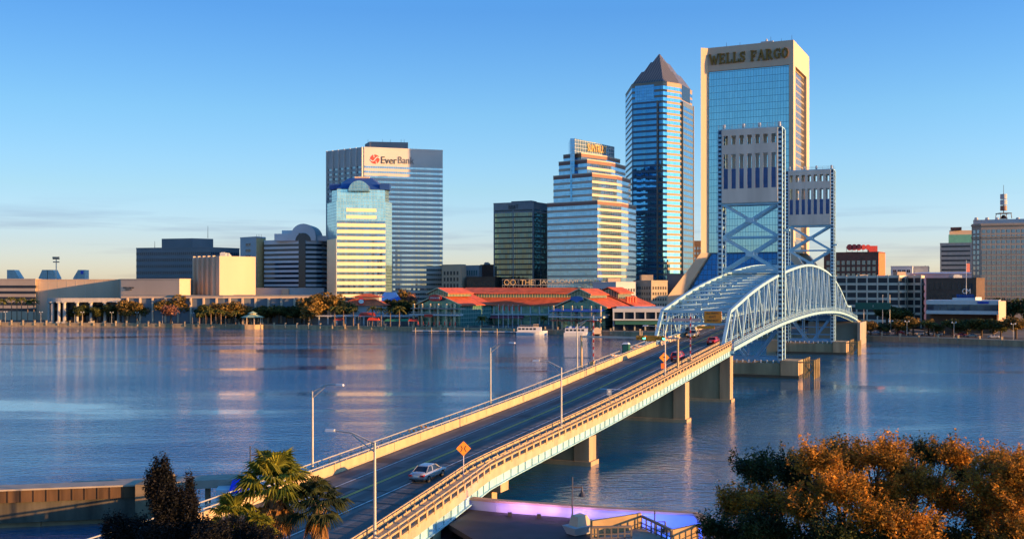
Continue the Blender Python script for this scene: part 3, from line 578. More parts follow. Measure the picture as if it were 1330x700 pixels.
# 15 small ones at the foot
e, lp = bldg('office_block', 'brown grey low block with sunlit top corner below the pyramid tower', 'building', [(823, 604), (846, 596), (867, 604), (860, 640), (825, 640)], ZZ(366, 600), M['tan'])
wgrid(e, lp, 0, 5, 24, 6, 7, 1, 1.6, M['windk'], M['tan'], .5); wgrid(e, lp, 1, 5, 24, 6, 6, 1, 1.6, M['windk'], M['tan'], .5)
q = MB(); x, y = lp[1]; q.box(x-5, x+1.5, y+4, y+12, ZZ(366, 600), ZZ(357, 600)); q.build('roof_box', M['tan'], e)
e, lp = bldg('office_block', 'grey low block with small windows below the stepped tower', 'building', [(770, 600), (800, 592), (826, 600), (815, 640), (775, 640)], ZZ(368, 596), M['lgrey'])
wgrid(e, lp, 0, 5, 23, 5, 8, 1.1, 1.8, M['windk'], M['lgrey'], .5); wgrid(e, lp, 1, 5, 23, 5, 7, 1.1, 1.8, M['windk'], M['lgrey'], .5)
q = MB(); x, y = lp[1]; q.box(x-4, x+3, y+5, y+13, ZZ(368, 596), ZZ(361.5, 600)); q.build('roof_box', M['cream'], e)
e, lp = bldg('office_block', 'slim dark block glimpsed between the two tallest towers', 'building', [(896, 900), (913, 900), (916, 930), (896, 930)], ZZ(314, 900), M['brown'])
wgrid(e, lp, 0, 20, 58, 9, 4, 1.3, 2.2, M['winblue'], M['brown'])
e, lp = bldg('office_block', 'dark blue low block in the shade at the foot of the pyramid tower', 'building', [(866, 640), (890, 635), (905, 650), (870, 670)], ZZ(358, 640), M['dgrey'])
# right-hand side
e, lp = bldg('brick_building', 'dark red brick building with a red rooftop sign and orange sunlit side', 'building', [(1070, 632), (1141, 618), (1149.5, 632), (1140, 670), (1075, 670)], ZZ(329, 622), M['brick'])
wgrid(e, lp, 0, 6, 39, 9, 10, 1.55, 2.2, M['winblue'], M['tan'], 1)
q = MB(); q.edgebox(lp[1], lp[2], 3, ZZ(328, 620)+.5, .1); q.build('side_wall', mat('sunlit_brick', (.55, .17, .07), .9, scale=.5), e)  # side painted a brighter orange brick to look sunlit
ox, oy = e.location[0], e.location[1]; M['rsign'] = mat('red_sign', (.4, .03, .03), .5)
q = MB(); x, y = sub(XY(1100, 628), (ox, oy)); q.box(x, x+16.5, y, y+.6, ZZ(329, 625), ZZ(327, 625)); 
for i in range(6): q.bar((x+i*3.2, y+.3, ZZ(329, 625)), (x+i*3.2+.6, y+3, ZZ(320, 625)), .2)
q.build('sign_frame', M['dark'], e)
q = MB()
for i in range(5):
    cx = x+1.6+i*2.7; r_ = 1.75 if i < 3 else 1.5; cz = ZZ(321, 625)
    c_ = [(cx+r_*cos(2*pi*j/12), y-.2, cz+r_*1.05*sin(2*pi*j/12)) for j in range(12)]; q.hexa(c_, [(p[0], p[1]+.5, p[2]) for p in c_])
q.box(x+13, x+18, y+.1, y+3, ZZ(329, 625), ZZ(319, 625)); q.build('roof_sign', M['rsign'], e)
# garage right
e, lp = bldg('parking_garage', 'long grey open-sided parking garage with sunlit end right of the bridge', 'parking garage', [(1086, 560), (1167, 540), (1178, 548), (1196, 540), (1200, 556), (1170, 600), (1095, 600)], ZZ(358, 540), M['dark'], parapet=.1, roof=False)
zs = frange(5, ZZ(358, 540), 3.75); M['gar'] = mat('garage_concrete', (.66, .56, .44), .8, var=.1, scale=.3, streak=True)
bands(e, lp, zs, 1.25, M['gar'], [0, 1, 2, 3], out_=.4, name='parapet_band')
q = MB(); q.box(-.25, .25, -.55, .3, 2.2, ZZ(357, 540)); f0 = None
for ed, n in ((0, 6), (1, 1), (2, 2)):
    a, b_ = lp[ed], lp[ed+1]
    for i in range(n+1):
        loc = (a[0]+(b_[0]-a[0])*i/n, a[1]+(b_[1]-a[1])*i/n-.25, 0)
        if f0 is None: f0 = q.build('pier', M['gar'], e); f0.location = loc
        else: part(f0, e, loc)
q = MB(); x, y = lp[1]; q.box(x+1.5, x+6, y+6, y+12, 2, ZZ(353, 545)); q.box(x-14, x-9, y+17, y+21, 20, ZZ(356.5, 548)); q.build('stair_tower', M['cream'], e)
# white roofed boxes behind
e, lp = bldg('white_building', 'white box-shaped building behind the garage with dark top windows', 'building', [(1157, 705), (1185, 700), (1187, 740), (1160, 740)], ZZ(347, 702), M['whitew'])
wgrid(e, lp, 0, 31, 36, 1, 4, 2, 1.8, M['windk'], M['whitew'])
e, lp = bldg('grey_building', 'plain grey box-shaped building beside the white one behind the garage', 'building', [(1186, 720), (1206, 715), (1207, 760), (1188, 760)], ZZ(347, 716), M['lgrey'])
mast(e, lp[1][0]-1, lp[1][1]+3, 30, ZZ(345, 716), .5)
e, lp = bldg('long_hall', 'long low pale blue roofed hall behind the brown brick building', 'building', [(1182, 640), (1268, 625), (1268, 680), (1185, 690)], ZZ(357, 632), M['whitew'])
q = MB(); q.prism(offs(lp, .5), ZZ(357, 632)+.8, ZZ(355, 632)+.8, top=offs(lp, -6)); q.build('roof', mat('pale_blue_roof', (.4, .45, .55), .5), e)
e, lp = bldg('brick_building', 'dark brown brick building with three rows of arched windows', 'building', [(1203, 534), (1268, 522), (1279, 530), (1275, 570), (1210, 575)], ZZ(363, 528), M['brown'])
wgrid(e, lp, 0, 9, 26, 3, 8, 1.5, 3.1, M['windk'], M['brown'], 1.2); roofgear(e, lp, ZZ(363, 528), 2, 5)
e, lp = bldg('office_tower', 'pale grey banded office tower with green glazed storey near its top', 'office building', [(1221, 712), (1262, 704), (1290, 715), (1285, 760), (1226, 760)], ZZ(317, 708), mat('grey_bands', (.36, .36, .33), .7))
bands(e, lp, frange(6, ZZ(317, 708)-2, 3.1), 1.1, M['windk'], [0, 1], marg=.8)
ox, oy = e.location[0], e.location[1]
for nm, a_, b_, y0, y1, mt in (('green_storey', 1232, 1275, 317, 304.5, mat('green_glass', (.12, .35, .27), .3, .2)), ('upper_storey', 1233, 1275, 304.5, 299, M['cream']), ('penthouse', 1234.5, 1249, 299, 295, M['brick'])):
    pp = [sub(XY(px, D), (ox, oy)) for px, D in ((a_, 716), (b_, 712), (b_, 745), (a_, 745))]; q = MB(); q.prism(pp, ZZ(y0, 712), ZZ(y1, 712)); q.build(nm, mt, e)
# art deco slab
M['deco'] = mat('deco_stone', (.4, .34, .27), .85, var=.06, scale=.2)
e, lp = bldg('stone_tower', 'broad grey stone tower with rows of small windows and rooftop antenna drums', 'office building', [(1262, 566), (1274, 561), (1340, 553), (1365, 560), (1362, 576), (1266, 584)], ZZ(292, 558), M['deco'])
bands(e, lp, [ZZ(293.6, 560), ZZ(309, 560)], .7, M['tan'], [0, 1, 2], out_=.6, name='cornice')
wgrid(e, lp, 1, ZZ(392, 558), ZZ(297, 558), 14, 10, 1.5, 1.75, M['winblue'], M['deco'], .3)
wgrid(e, lp, 0, ZZ(392, 558), ZZ(297, 558), 14, 2, 1.3, 1.75, M['winblue'], M['deco'], .5)
ox, oy = e.location[0], e.location[1]
pp = [sub(XY(px, D), (ox, oy)) for px, D in ((1264, 572), (1340, 560), (1342, 590), (1266, 595))]; q = MB(); q.prism(pp, ZZ(292, 558), ZZ(284, 560)); q.build('attic', M['lgrey'], e)
x, y = sub(XY(1303.5, 572), (ox, oy))
q = MB()
for k in range(4): q.tube((x+(-3, 3, 3, -3)[k], y+(-3, -3, 3, 3)[k], ZZ(284, 570)), (x+(-3, 3, 3, -3)[k]*.9, y+(-3, -3, 3, 3)[k]*.9, ZZ(277, 570)), .2)
q.box(x-3, x+3, y-3, y+3, ZZ(277.5, 570), ZZ(276.5, 570)); q.tube((x, y, ZZ(284, 570)), (x, y, ZZ(279, 570)), 2.2, .5, 12); q.tube((x, y, ZZ(277, 570)), (x, y, ZZ(240, 570)), .25, .1, 6); an = q.build('antenna_mast', M['dark'], e)
for yy, mt in ((270, M['strd']), (262.5, M['lgrey']), (255, M['lgrey'])):
    q = MB(); q.tube((x, y, ZZ(yy+3.3, 570)), (x, y, ZZ(yy-3, 570)), 1.7, 1.7, 14); q.build('antenna_drum', mt, an)
for px in (1268, 1282, 1295, 1322): x, y = sub(XY(px, 570), (ox, oy)); q = MB(); q.tube((x, y, ZZ(284, 560)), (x, y, ZZ(281, 560)), 1.2, .8, 8); q.build('roof_unit', M['lgrey'], e)
# waterfront restaurant
M['resw'] = mat('restaurant_white', (.62, .62, .6), .6, var=.05)
e = thing('restaurant', 'low white flat-roofed waterfront building with dark window band and sunlit end', 'restaurant', (*XY(1253, 478), 0)); ox, oy = e.location[0], e.location[1]
def PL(*l): return [sub(XY(px, D), (ox, oy)) for px, D in l]
q = MB(); q.prism(PL((1203, 478), (1297, 462), (1300, 490), (1208, 500)), ZZ(395.5, 470), ZZ(390, 470)); q.prism(PL((1203, 478), (1297, 462), (1300, 490), (1208, 500)), ZZ(408, 470), ZZ(403.5, 470)); q.build('roof_slab', M['resw'], e)
q = MB(); q.prism(PL((1205, 480), (1296, 464.5), (1298, 488), (1210, 498)), ZZ(404, 470), ZZ(395, 470)); q.build('window_band', gridmat('restaurant_glass', (.05, .1, .2), (.02, .02, .03), 3, 9, .05, 0, metal=.7), e)
q = MB(); q.prism(PL((1208, 484), (1292, 470), (1296, 488), (1212, 496)), 2, ZZ(407.5, 470)); q.build('lower_wall', M['brown'], e)
q = MB(); q.prism(PL((1297, 461), (1306.5, 466), (1306, 482), (1298, 482)), ZZ(417, 466), ZZ(391, 466)); q.build('end_wall', M['cream'], e)
q = MB(); q.prism(PL((1237, 480), (1268, 475), (1272, 486), (1240, 490)), ZZ(390, 474), ZZ(387, 474)); q.prism(PL((1267, 474), (1275, 475), (1275, 482), (1268, 482)), ZZ(390, 470), ZZ(386, 470)); q.build('roof_box', M['resw'], e)
q = MB()
for i in range(7):
    p = PL((1243+i*3.3, 480), (1246+i*3.3, 479.5)); q.hexa([(p[0][0], p[0][1], ZZ(387, 476)), (p[1][0], p[1][1], ZZ(387, 476)), (p[1][0], p[1][1]+.3, ZZ(387, 476)), (p[0][0], p[0][1]+.3, ZZ(387, 476))],
      [(p[0][0]+.4, p[0][1]+1.6, ZZ(382.3, 476)), (p[1][0]+.4, p[1][1]+1.6, ZZ(382.3, 476)), (p[1][0]+.4, p[1][1]+1.9, ZZ(382.3, 476)), (p[0][0]+.4, p[0][1]+1.9, ZZ(382.3, 476))])
q.build('blue_panel', mat('blue_panels', (.03, .06, .2), .3, .2), e)
a = PL((1203, 478))[0]; b_ = PL((1297, 462))[0]; d = nrm(sub(b_, a)); ang = atan2(d[1], d[0]); c_ = onface(1277, 393, .2); q = MB(); q.box(-2.3, 2.3, -.12, .1, -.5, .5); o = q.build('name_board', mat('blue_board', (.02, .06, .4), .4), e); o.location = c_; o.rotation_euler.z = ang
x, y = PL((1255, 481))[0]; text(e, 'CM', (x, y, ZZ(378, 480)), 2.2, ang, M['resw'], width=3.4)

# far light sails, floodlight mast
for i, (a_, b_, fl_, lab) in enumerate(((9, 25, 0, 'leftmost pale angular ventilation tower on the skyline at far left'), (50, 61, 1, 'pale angular roof tower just left of the floodlight mast'), (62, 74, 0, 'pale angular roof tower just behind the floodlight mast'), (95, 110, 1, 'pale angular roof tower with blue square, right of the floodlight mast'))):
    D = 900; x0, x1 = XY(a_, D)[0], XY(b_, D)[0]; c = (x0+x1)/2; e = thing('roof_tower', lab, 'tower', (c, D, 0), group='pale angular towers on the far skyline'); hw = (x1-x0)/2; z0, z1 = 3, ZZ(350.5, D); zm = ZZ(361, D)
    prof = [(-hw, z0), (hw, z0), (hw, zm), (hw*.15, z1), (-hw, z1)]
    if fl_: prof = [(-x, z) for x, z in prof][::-1]
    q = MB(); q.hexa([(x, 0, z) for x, z in prof], [(x, 9, z) for x, z in prof]); q.build('wall', mat('pale_tower', (.34, .4, .4), .6), e)
    if i == 3: q = MB(); q.box(hw*.3, hw*.8, -.2, .1, ZZ(356, D), ZZ(352, D)); q.build('blue_panel', mat('blue_panel_paint', (.02, .06, .5), .4), e)
e = thing('floodlight_mast', 'slender steel floodlight mast rising behind the cream hall', 'light mast', (*XY(73, 760), 0)); q = MB(); q.tube((0, 0, 2), (0, 0, ZZ(336, 760)), .55, .35, 8); q.build('pole', M['grey'], e)
q = MB(); q.box(-2.4, 2.4, -.3, .3, ZZ(337, 760), ZZ(336, 760)); q.box(-2, 2, -.8, .8, ZZ(341, 760), ZZ(339.5, 760))
for i in range(5): q.box(-2.3+i, -1.6+i, -1, -.2, ZZ(336, 760), ZZ(333.5, 760))
q.build('lamp_cluster', M['tan'], e)
# ------------------------------------------------------------ riverfront market hall
M['lglass'] = gridmat('market_glass', (.10, .28, .26), (.25, .38, .33), 1.8, 2.2, .1, .1, rough=.12, metal=.5, wob=.03)
M['ltrim'] = mat('market_trim', (.55, .5, .3), .6); M['lwhite'] = mat('market_white', (.5, .5, .5), .6, var=.06); M['lcol'] = mat('market_column', (.6, .48, .3), .6)
M['clear'] = gridmat('clerestory_glass', (.12, .2, .16), (.6, .52, .3), 1.5, 30, .16, 0, rough=.15, metal=.4)
def gable(q, W, z0, z1, y0, y1, m=0, ov=0, th=.35, cx=0):   # two roof slopes as slabs
    for s in (-1, 1):
        A = [(cx, y0, z1), (cx+s*(W/2+ov), y0, z0-(z1-z0)*ov/(W/2)), (cx+s*(W/2+ov), y1, z0-(z1-z0)*ov/(W/2)), (cx, y1, z1)]
        if s > 0: A = A[::-1]
        A = A[::-1] if s < 0 else A[::-1]
        B = [(p[0], p[1], p[2]+th) for p in A]
        q.hexa(A if s > 0 else A, B, m)
def gwall(q, W, zb, z0, z1, y, th=.3, m=0, cx=0):
    P = [(cx-W/2, y, zb), (cx+W/2, y, zb), (cx+W/2, y, z0), (cx, y, z1), (cx-W/2, y, z0)]
    q.hexa([(p[0], p[1]+th, p[2]) for p in P], P, m)
def pavilion(name, label, px, D, W, L, zr, ang, Wu, Lu, sign):
    e = thing(name, label, 'market hall', (*XY(px, D), 0), ang)
    ze = zr-8.6; zs = zr-4.3; k = (zr-3.2-ze)/(W/2)
    q = MB(); gwall(q, W-1.5, 2.2, ze, ze+(W/2-.8)*k, .6); q.box(-W/2+.8, W/2-.8, .9, L, 2.2, ze); q.build('glass_hall', M['lglass'], e)
    q = MB(); gable(q, W, ze, ze+(W/2)*k, -1.2, L, ov=1.2); q.build('roof', M['roof'], e)
    q = MB()
    for s in (-1, 1): q.bar((0, -1.35, ze+(W/2)*k+.2), (s*(W/2+1.2), -1.35, ze-1.2*k+.2), .3, .5)
    q.build('gable_trim', M['ltrim'], e)
    zu = zr-2.4
    q = MB(); q.box(-Wu/2, Wu/2, -.6, Lu, zs, zu); gwall(q, Wu, zu, zu, zr-.2, -.6); q.build('clerestory', M['clear'], e)
    q = MB(); gable(q, Wu, zu, zr, -1.6, Lu+.8, ov=1.2); q.build('upper_roof', M['roof'], e)
    q = MB()
    for s in (-1, 1): q.bar((0, -1.75, zr+.2), (s*(Wu/2+1.2), -1.75, zu-.3), .25, .45)
    q.build('upper_gable_trim', M['ltrim'], e)
    q = MB(); q.box(-W/2-1, W/2+1, -6, .5, 8.0, 8.9); q.box(-W/2, W/2+4, -6.1, -5.9, 9.6, 9.8); q.build('balcony', M['lwhite'], e)
    q = MB(); q.box(-.4, .4, -.4, .4, 2.2, ze+.6); c0 = None
    for i in range(6):
        for y in ((-4.8,) if i % 2 else (-4.8, .2)):
            loc = (-W/2+1+(W-2)*i/5, y, 0)
            if c0 is None: c0 = q.build('column', M['lcol'], e); c0.location = loc
            else: part(c0, e, loc)
    return e, ze
A28 = radians(-28)
e, ze = pavilion('market_pavilion', 'orange-roofed green glass market pavilion with red oval sign at the left end', 570, 562, 27, 34, 22.2, A28, 11.5, 24, 'red')
q = MB(); q.box(-14, 16, -5.8, .5, ze-2.1, ze-1.7); q.build('verandah_roof', mat('pinkish_canopy', (.36, .27, .25), .7), e)
n = 24; ov = [(3.9*cos(2*pi*i/n), 1.75*sin(2*pi*i/n)) for i in range(n)]
q = MB(); q.hexa([(x-1, -1.9, z+17.2) for x, z in ov], [(x-1, -2.3, z+17.2) for x, z in ov]); o = q.build('oval_sign', M['red'], e)
text(o, 'AMERICAN CAFE', (-1, -2.4, 17.2), .9, 0, M['white'], width=6)
q = MB(); q.box(-5, 0, -6.5, -6.1, 7.3, 8.7); q.build('fascia_sign', M['red'], e)
e, ze = pavilion('market_pavilion', 'orange-roofed green glass market pavilion with blue sign and awning near the bridge', 754, 520, 27, 30, 21.8, A28, 10.5, 20, 'blue')
q = MB(); q.hexa([(-14, -6, 10.9), (13, -6, 10.9), (13, -.6, 11.7), (-14, -.6, 11.7)], [(-14, -6, 11.3), (13, -6, 11.3), (13, -.6, 12.3), (-14, -.6, 12.3)]); q.build('awning', mat('blue_canvas', (.07, .16, .5), .7), e)
P_ = [(-3, 1.2), (-3.6, 0), (-1.3, -.5), (0, -1.4), (1.3, -.5), (3.6, 0), (3, 1.2), (1, 1.8), (-1, 1.8)]
q = MB(); q.hexa([(x-1, -1.9, z+16.6) for x, z in P_][::-1], [(x-1, -2.3, z+16.6) for x, z in P_][::-1]); q.build('wing_sign', mat('sign_blue', (.05, .14, .4), .4), e)
q = MB()
for x in (-10, -3.4, 3.4, 10): q.box(x-3, x+3, -6.6, -3, 6.4, 6.9)
q.build('lower_awning', mat('dull_red_canvas', (.3, .08, .06), .8), e)
# second gabled block behind, with red chimneys
e = thing('market_block', 'orange-roofed market block with a row of red chimneys beside the bridge', 'market hall', (*XY(790, 548), 0), A28)
q = MB(); q.box(-13, 14, 0, 30, 2.2, 13.6); gwall(q, 26, 13, 13.5, 19, -.1); q.build('glass_hall', M['lglass'], e)
q = MB(); gable(q, 27, 13.4, 18.6, -1, 30, ov=1); q.build('roof', M['roof'], e)
q = MB(); q.box(-5.5, 5.5, 0, 18, 17, 20); gwall(q, 11, 20, 20, 22, 0); q.build('clerestory', M['clear'], e)
q = MB(); gable(q, 11, 20, 22.5, -1, 19, ov=1.2); q.build('upper_roof', M['roof'], e)
q = MB(); q.tube((0, 0, 13.6), (0, 0, 18), .75, .75, 10); q.tube((0, 0, 17.4), (0, 0, 18), 1, 1, 10); c0 = q.build('chimney', mat('red_chimney', (.65, .1, .04), .5), e); c0.location = (9.5, 2, 0)
for i in range(1, 4): part(c0, e, (9.5+.2*i, 2+3.2*i, 0))
# long centre hall
e = thing('market_hall', 'long central market hall with two tiers of orange roof and glass front', 'market hall', (*XY(676, 588), 0), radians(-4))
W2 = 30.5
def roofslab(q, x0, x1, ya, za_, yb, zb, th=.35): q.hexa([(x0, ya, za_), (x1, ya, za_), (x1, yb, zb), (x0, yb, zb)], [(x0, ya, za_+th), (x1, ya, za_+th), (x1, yb, zb+th), (x0, yb, zb+th)])
q = MB(); q.box(-W2, W2+3, 0, 30, 2.2, 12.8); q.build('glass_front', M['lglass'], e)
q = MB(); roofslab(q, -W2-1, W2+5, -2, 12.6, 10, 17.2); q.build('roof', M['roof'], e)
q = MB(); q.box(-W2, W2+3, 9, 26, 12.8, 19.8); q.build('clerestory', M['clear'], e)
q = MB(); roofslab(q, -W2-2, W2+4, 7, 19.2, 17, 22.3); roofslab(q, -W2-2, W2+4, 17, 22.3, 27, 19.2); q.build('upper_roof', M['roof'], e)
q = MB(); q.box(-.35, .35, -.5, .2, 2.2, 12.7); c0 = None
for i in range(13):
    loc = (-W2+1+i*5, -1, 0)
    if c0 is None: c0 = q.build('column', M['lwhite'], e); c0.location = loc
    else: part(c0, e, loc)
q = MB(); q.box(-W2, W2, -4, -.6, 7.6, 8.3); q.build('balcony', M['lwhite'], e)
q = MB(); q.hexa([(-16, -9, 6), (2, -9, 6), (2, -1, 7), (-16, -1, 7)], [(-16, -9, 6.3), (2, -9, 6.3), (2, -1, 7.6), (-16, -1, 7.6)]); q.build('awning', mat('maroon_canvas', (.3, .06, .08), .8), e)
q = MB()
for i in range(6): x = -27+i*1.1; q.bar((x, -8+i*.3, 2.3+i*.9), (x, -3.5, 8), .15)
for i in range(4): q.bar((-29, -8, 2.5+i*1.2), (-19, -3, 4.5+i*1.2), .14)
q.build('outdoor_stair', M['lwhite'], e)
e['label'] = e['label']
ls = thing('rooftop_sign', 'open letter sign standing on the orange roof of the long market hall', 'sign', (*XY(728, 606), 0), radians(-4))
q = MB(); z = 24.2; q.box(-33, 32, -.1, .1, z-.25, z-.05); q.box(-33, 32, .4, .5, z+3.0, z+3.15); 
for i in range(22): x = -33+65*i/21; q.bar((x, .45, 21), (x, .45, z+3.1), .14)
for i in range(21): x = -33+65*i/21; q.bar((x, .45, 21), (x+3.1, .45, z+3.1), .1)
q.build('frame', M['grey'], ls)
text(ls, 'THE', (-19, 0, z+1.4), 2.9, 0, M['goldl'], width=7.5, depth=.3)
text(ls, 'JACKSONVILLE', (1.5, 0, z+1.4), 2.9, 0, mat('pale_letter', (.45, .4, .28), .5, var=0), width=27, depth=.3)
text(ls, 'LANDING', (24.5, 0, z+1.4), 2.9, 0, M['goldl'], width=15, depth=.3)
for x in (-30.5, -27):
    c_ = [(x+1.4*cos(2*pi*i/14), 0, z+1.4+1.4*sin(2*pi*i/14)) for i in range(14)]; q = MB()
    for i in range(14): q.bar(c_[i], c_[(i+1) % 14], .35, .35)
    q.build('roundel', M['goldl'], ls)
# grey two-storey wing
e = thing('market_wing', 'grey two-storey market wing with dark bays and green awning left of the bridge', 'market hall', (*XY(826, 508), 0), radians(-4))
q = MB(); q.box(-10.5, 15, .5, 26, 2.2, 12.2); q.build('wall', M['windk'], e)
q = MB(); q.box(-11, 16, -.6, 26, 10.9, 12.6); q.box(-11, 16, -1.8, .4, 7.0, 7.7); q.build('fascia', M['lgrey'], e)
q = MB(); q.box(-.35, .35, -.4, .4, 2.2, 11); c0 = None
for i in range(6):
    loc = (-10.6+5*i, -.1, 0)
    if c0 is None: c0 = q.build('column', M['lgrey'], e); c0.location = loc
    else: part(c0, e, loc)
q = MB(); q.hexa([(-10, -4.4, 5.2), (15, -4.4, 5.2), (15, -.6, 6.6), (-10, -.6, 6.6)], [(-10, -4.4, 5.5), (15, -4.4, 5.5), (15, -.6, 7), (-10, -.6, 7)]); q.build('awning', mat('green_canvas', (.02, .12, .07), .8), e)
q = MB(); q.box(-9, 14, 6, 24, 12.6, 13.4); q.build('skylight', mat('pale_blue_sheet', (.2, .32, .5), .4), e)
# left restaurant terrace
e = thing('terrace_restaurant', 'low waterfront restaurant with two orange hipped roofs and a round red sign', 'restaurant', (*XY(470, 600), 0), radians(-6))
def hip(q, x0, x1, y0, y1, z0, z1, in_): q.prism([(x0, y0), (x1, y0), (x1, y1), (x0, y1)], z0, z1, top=[(x0+in_*1.4, (y0+y1)/2-.3), (x1-in_*1.4, (y0+y1)/2-.3), (x1-in_*1.4, (y0+y1)/2+.3), (x0+in_*1.4, (y0+y1)/2+.3)])
q = MB(); hip(q, -15, 14, -1, 17, 12.6, 16.4, 6); q.build('roof', M['roof'], e)
q = MB(); hip(q, -8, 9.5, 6, 15, 17.3, 19.2, 5); q.build('upper_roof', M['roof'], e)
q = MB(); q.box(-13, 12, 1, 15, 2.2, 12.6); q.box(-6, 8, 8, 14, 12.6, 17.3); q.build('wall', M['lgrey'], e)
q = MB(); c_ = [(2.2*cos(2*pi*i/18), -1.4, 14.9+2.0*sin(2*pi*i/18)) for i in range(18)]; q.hexa(c_, [(x, y-.3, z) for x, y, z in c_]); o = q.build('round_sign', M['red'], e)
q = MB(); c_ = [(1.5*cos(2*pi*i/18), -1.75, 14.9+1.2*sin(2*pi*i/18)) for i in range(18)]; q.hexa(c_, [(x, y-.06, z) for x, y, z in c_]); q.build('sign_face', M['white'], o)
e = thing('dining_terrace', 'raised dining terrace with pale deck edge along the promenade', 'terrace', (*XY(480, 580), 0), radians(-10))
q = MB(); q.box(-35, 28, 0, 12, 6.8, 7.5); q.build('deck', M['lwhite'], e); q = MB(); q.box(-34, 27, 3, 12, 2.2, 6.8); q.build('wall', M['dgrey'], e)
q = MB(); q.box(-.3, .3, -.3, .3, 2.2, 6.8); c0 = None
for i in range(13):
    loc = (-34+5.1*i, .5, 0)
    if c0 is None: c0 = q.build('post', M['lwhite'], e); c0.location = loc
    else: part(c0, e, loc)
q = MB(); q.box(-35, 28, .1, .2, 8.4, 8.5); q.box(-35, 28, .1, .2, 7.9, 7.96); q.build('railing', M['dark'], e)
def canopy(label, px, D, w_, d_, z, h_, mt):
    e = thing('canopy', label, 'canopy', (*XY(px, D), 0), radians(-8)); q = MB(); q.hexa([(-w_/2, 0, z), (w_/2, 0, z), (w_/2, d_, z), (-w_/2, d_, z)], [(-w_/2*.8, d_*.4, z+h_), (w_/2*.8, d_*.4, z+h_), (w_/2*.8, d_*.6, z+h_), (-w_/2*.8, d_*.6, z+h_)]); q.build('canvas', mt, e)
    q = MB()
    for sx in (-1, 1):
        for y in (.2, d_-.2): q.tube((sx*(w_/2-.2), y, 2.2), (sx*(w_/2-.2), y, z+.1), .08, .08, 5)
    q.build('frame', M['grey'], e)
M['rcan'] = mat('red_canvas', (.6, .06, .03), .7)
canopy('red canvas canopy at the left end of the dining terrace', 439, 570, 5, 4, 5.2, 1.4, M['rcan']); canopy('red canvas canopy under the round red sign', 476, 566, 9, 4, 7.6, 1.8, M['rcan']); canopy('small red canopy on the promenade beside the green canopy', 484, 560, 6, 4, 5.4, 1.5, M['rcan'])
canopy('long green canopy over tables left of the red oval pavilion', 515, 560, 14, 5, 5, 1.2, mat('green_canvas_b', (.04, .25, .13), .8)); canopy('small dark red canopy just left of the red oval pavilion', 536, 556, 5, 3, 5.2, 1.2, M['rcan'])
e = thing('tent', 'bright blue peaked tent behind the orange hipped restaurant', 'tent', (*XY(506, 622), 0)); q = MB(); q.prism([(-6.5, 0), (6.5, 0), (7, 10), (-7, 10)], 14, 20, top=[(-3.5, 4), (3, 4), (3, 6), (-3.5, 6)]); q.build('canvas', mat('tent_blue', (.02, .12, .5), .6), e)
q = MB()
for sx in (-1, 1):
    for y in (.3, 9.7): q.tube((sx*6.2, y, 2), (sx*6.2, y, 14.2), .15, .15, 6)
q.build('post', M['grey'], e)
# closed red umbrellas
u = thing('umbrella', 'x', 'umbrella', (0, 0, 0), group='closed red umbrellas under the left pavilion'); q = MB(); q.tube((0, 0, 0), (0, 0, 3.1), .05, .05, 5); q.build('pole', M['grey'], u)
q = MB(); q.tube((0, 0, 1.1), (0, 0, 2.9), .45, .12, 8); q.build('canopy', M['rcan'], u)
U = [(543+6.9*i) for i in range(8)]
for i, px in enumerate(U):
    o = u if i == 0 else dup(u); D = 552-i*.9; o.location = (*XY(px, D), GZ); o['label'] = 'closed red umbrella, %s in the row below the red oval sign' % ordl(i, 8)
# flagpoles
fp = thing('flagpole', 'x', 'flagpole', group='flagpoles before the central hall'); q = MB(); q.tube((0, 0, 0), (0, 0, 11.5), .14, .08, 6); q.tube((0, 0, 11.5), (0, 0, 11.7), .2, .2, 6); q.build('pole', M['whitew'], fp)
q = MB()
for i in range(5): q.hexa([(.1+i*.16, .06*sin(i*2), 8.9-i*.12), (.1+i*.16+.16, .06*sin(i*2+2), 8.9-i*.12-.12), (.1+i*.16+.16, .06*sin(i*2+2)+.04, 8.9-i*.12-.12), (.1+i*.16, .06*sin(i*2)+.04, 8.9-i*.12)], [(.1+i*.16, .06*sin(i*2), 11.2-i*.1), (.1+i*.16+.16, .06*sin(i*2+2), 11.2-i*.1-.1), (.1+i*.16+.16, .06*sin(i*2+2)+.04, 11.2-i*.1-.1), (.1+i*.16, .06*sin(i*2)+.04, 11.2-i*.1)])
fcol = [M['rcan'], M['blueroof'], M['whitew'], M['rcan'], M['red']]
fl0 = q.build('flag', M['rcan'], fp)
for i, px in enumerate((647.5, 653.5, 660, 666, 673)):
    o = fp if i == 0 else dup(fp); o.location = (*XY(px, 545-i*2), GZ); o['label'] = 'white flagpole with hanging flag, %s before the market hall' % ordl(i, 5)
e = thing('flagpole', 'tall flagpole with red and white flag above the brown brick building', 'flagpole', (*XY(1255, 500), GZ)); q = MB(); q.tube((0, 0, 0), (0, 0, 33), .16, .1, 6); q.build('pole', M['whitew'], e)
q = MB(); q.box(.1, 1.7, -.04, .04, 27.5, 31.5); q.build('flag', mat('faded_red', (.5, .15, .12), .8), e)
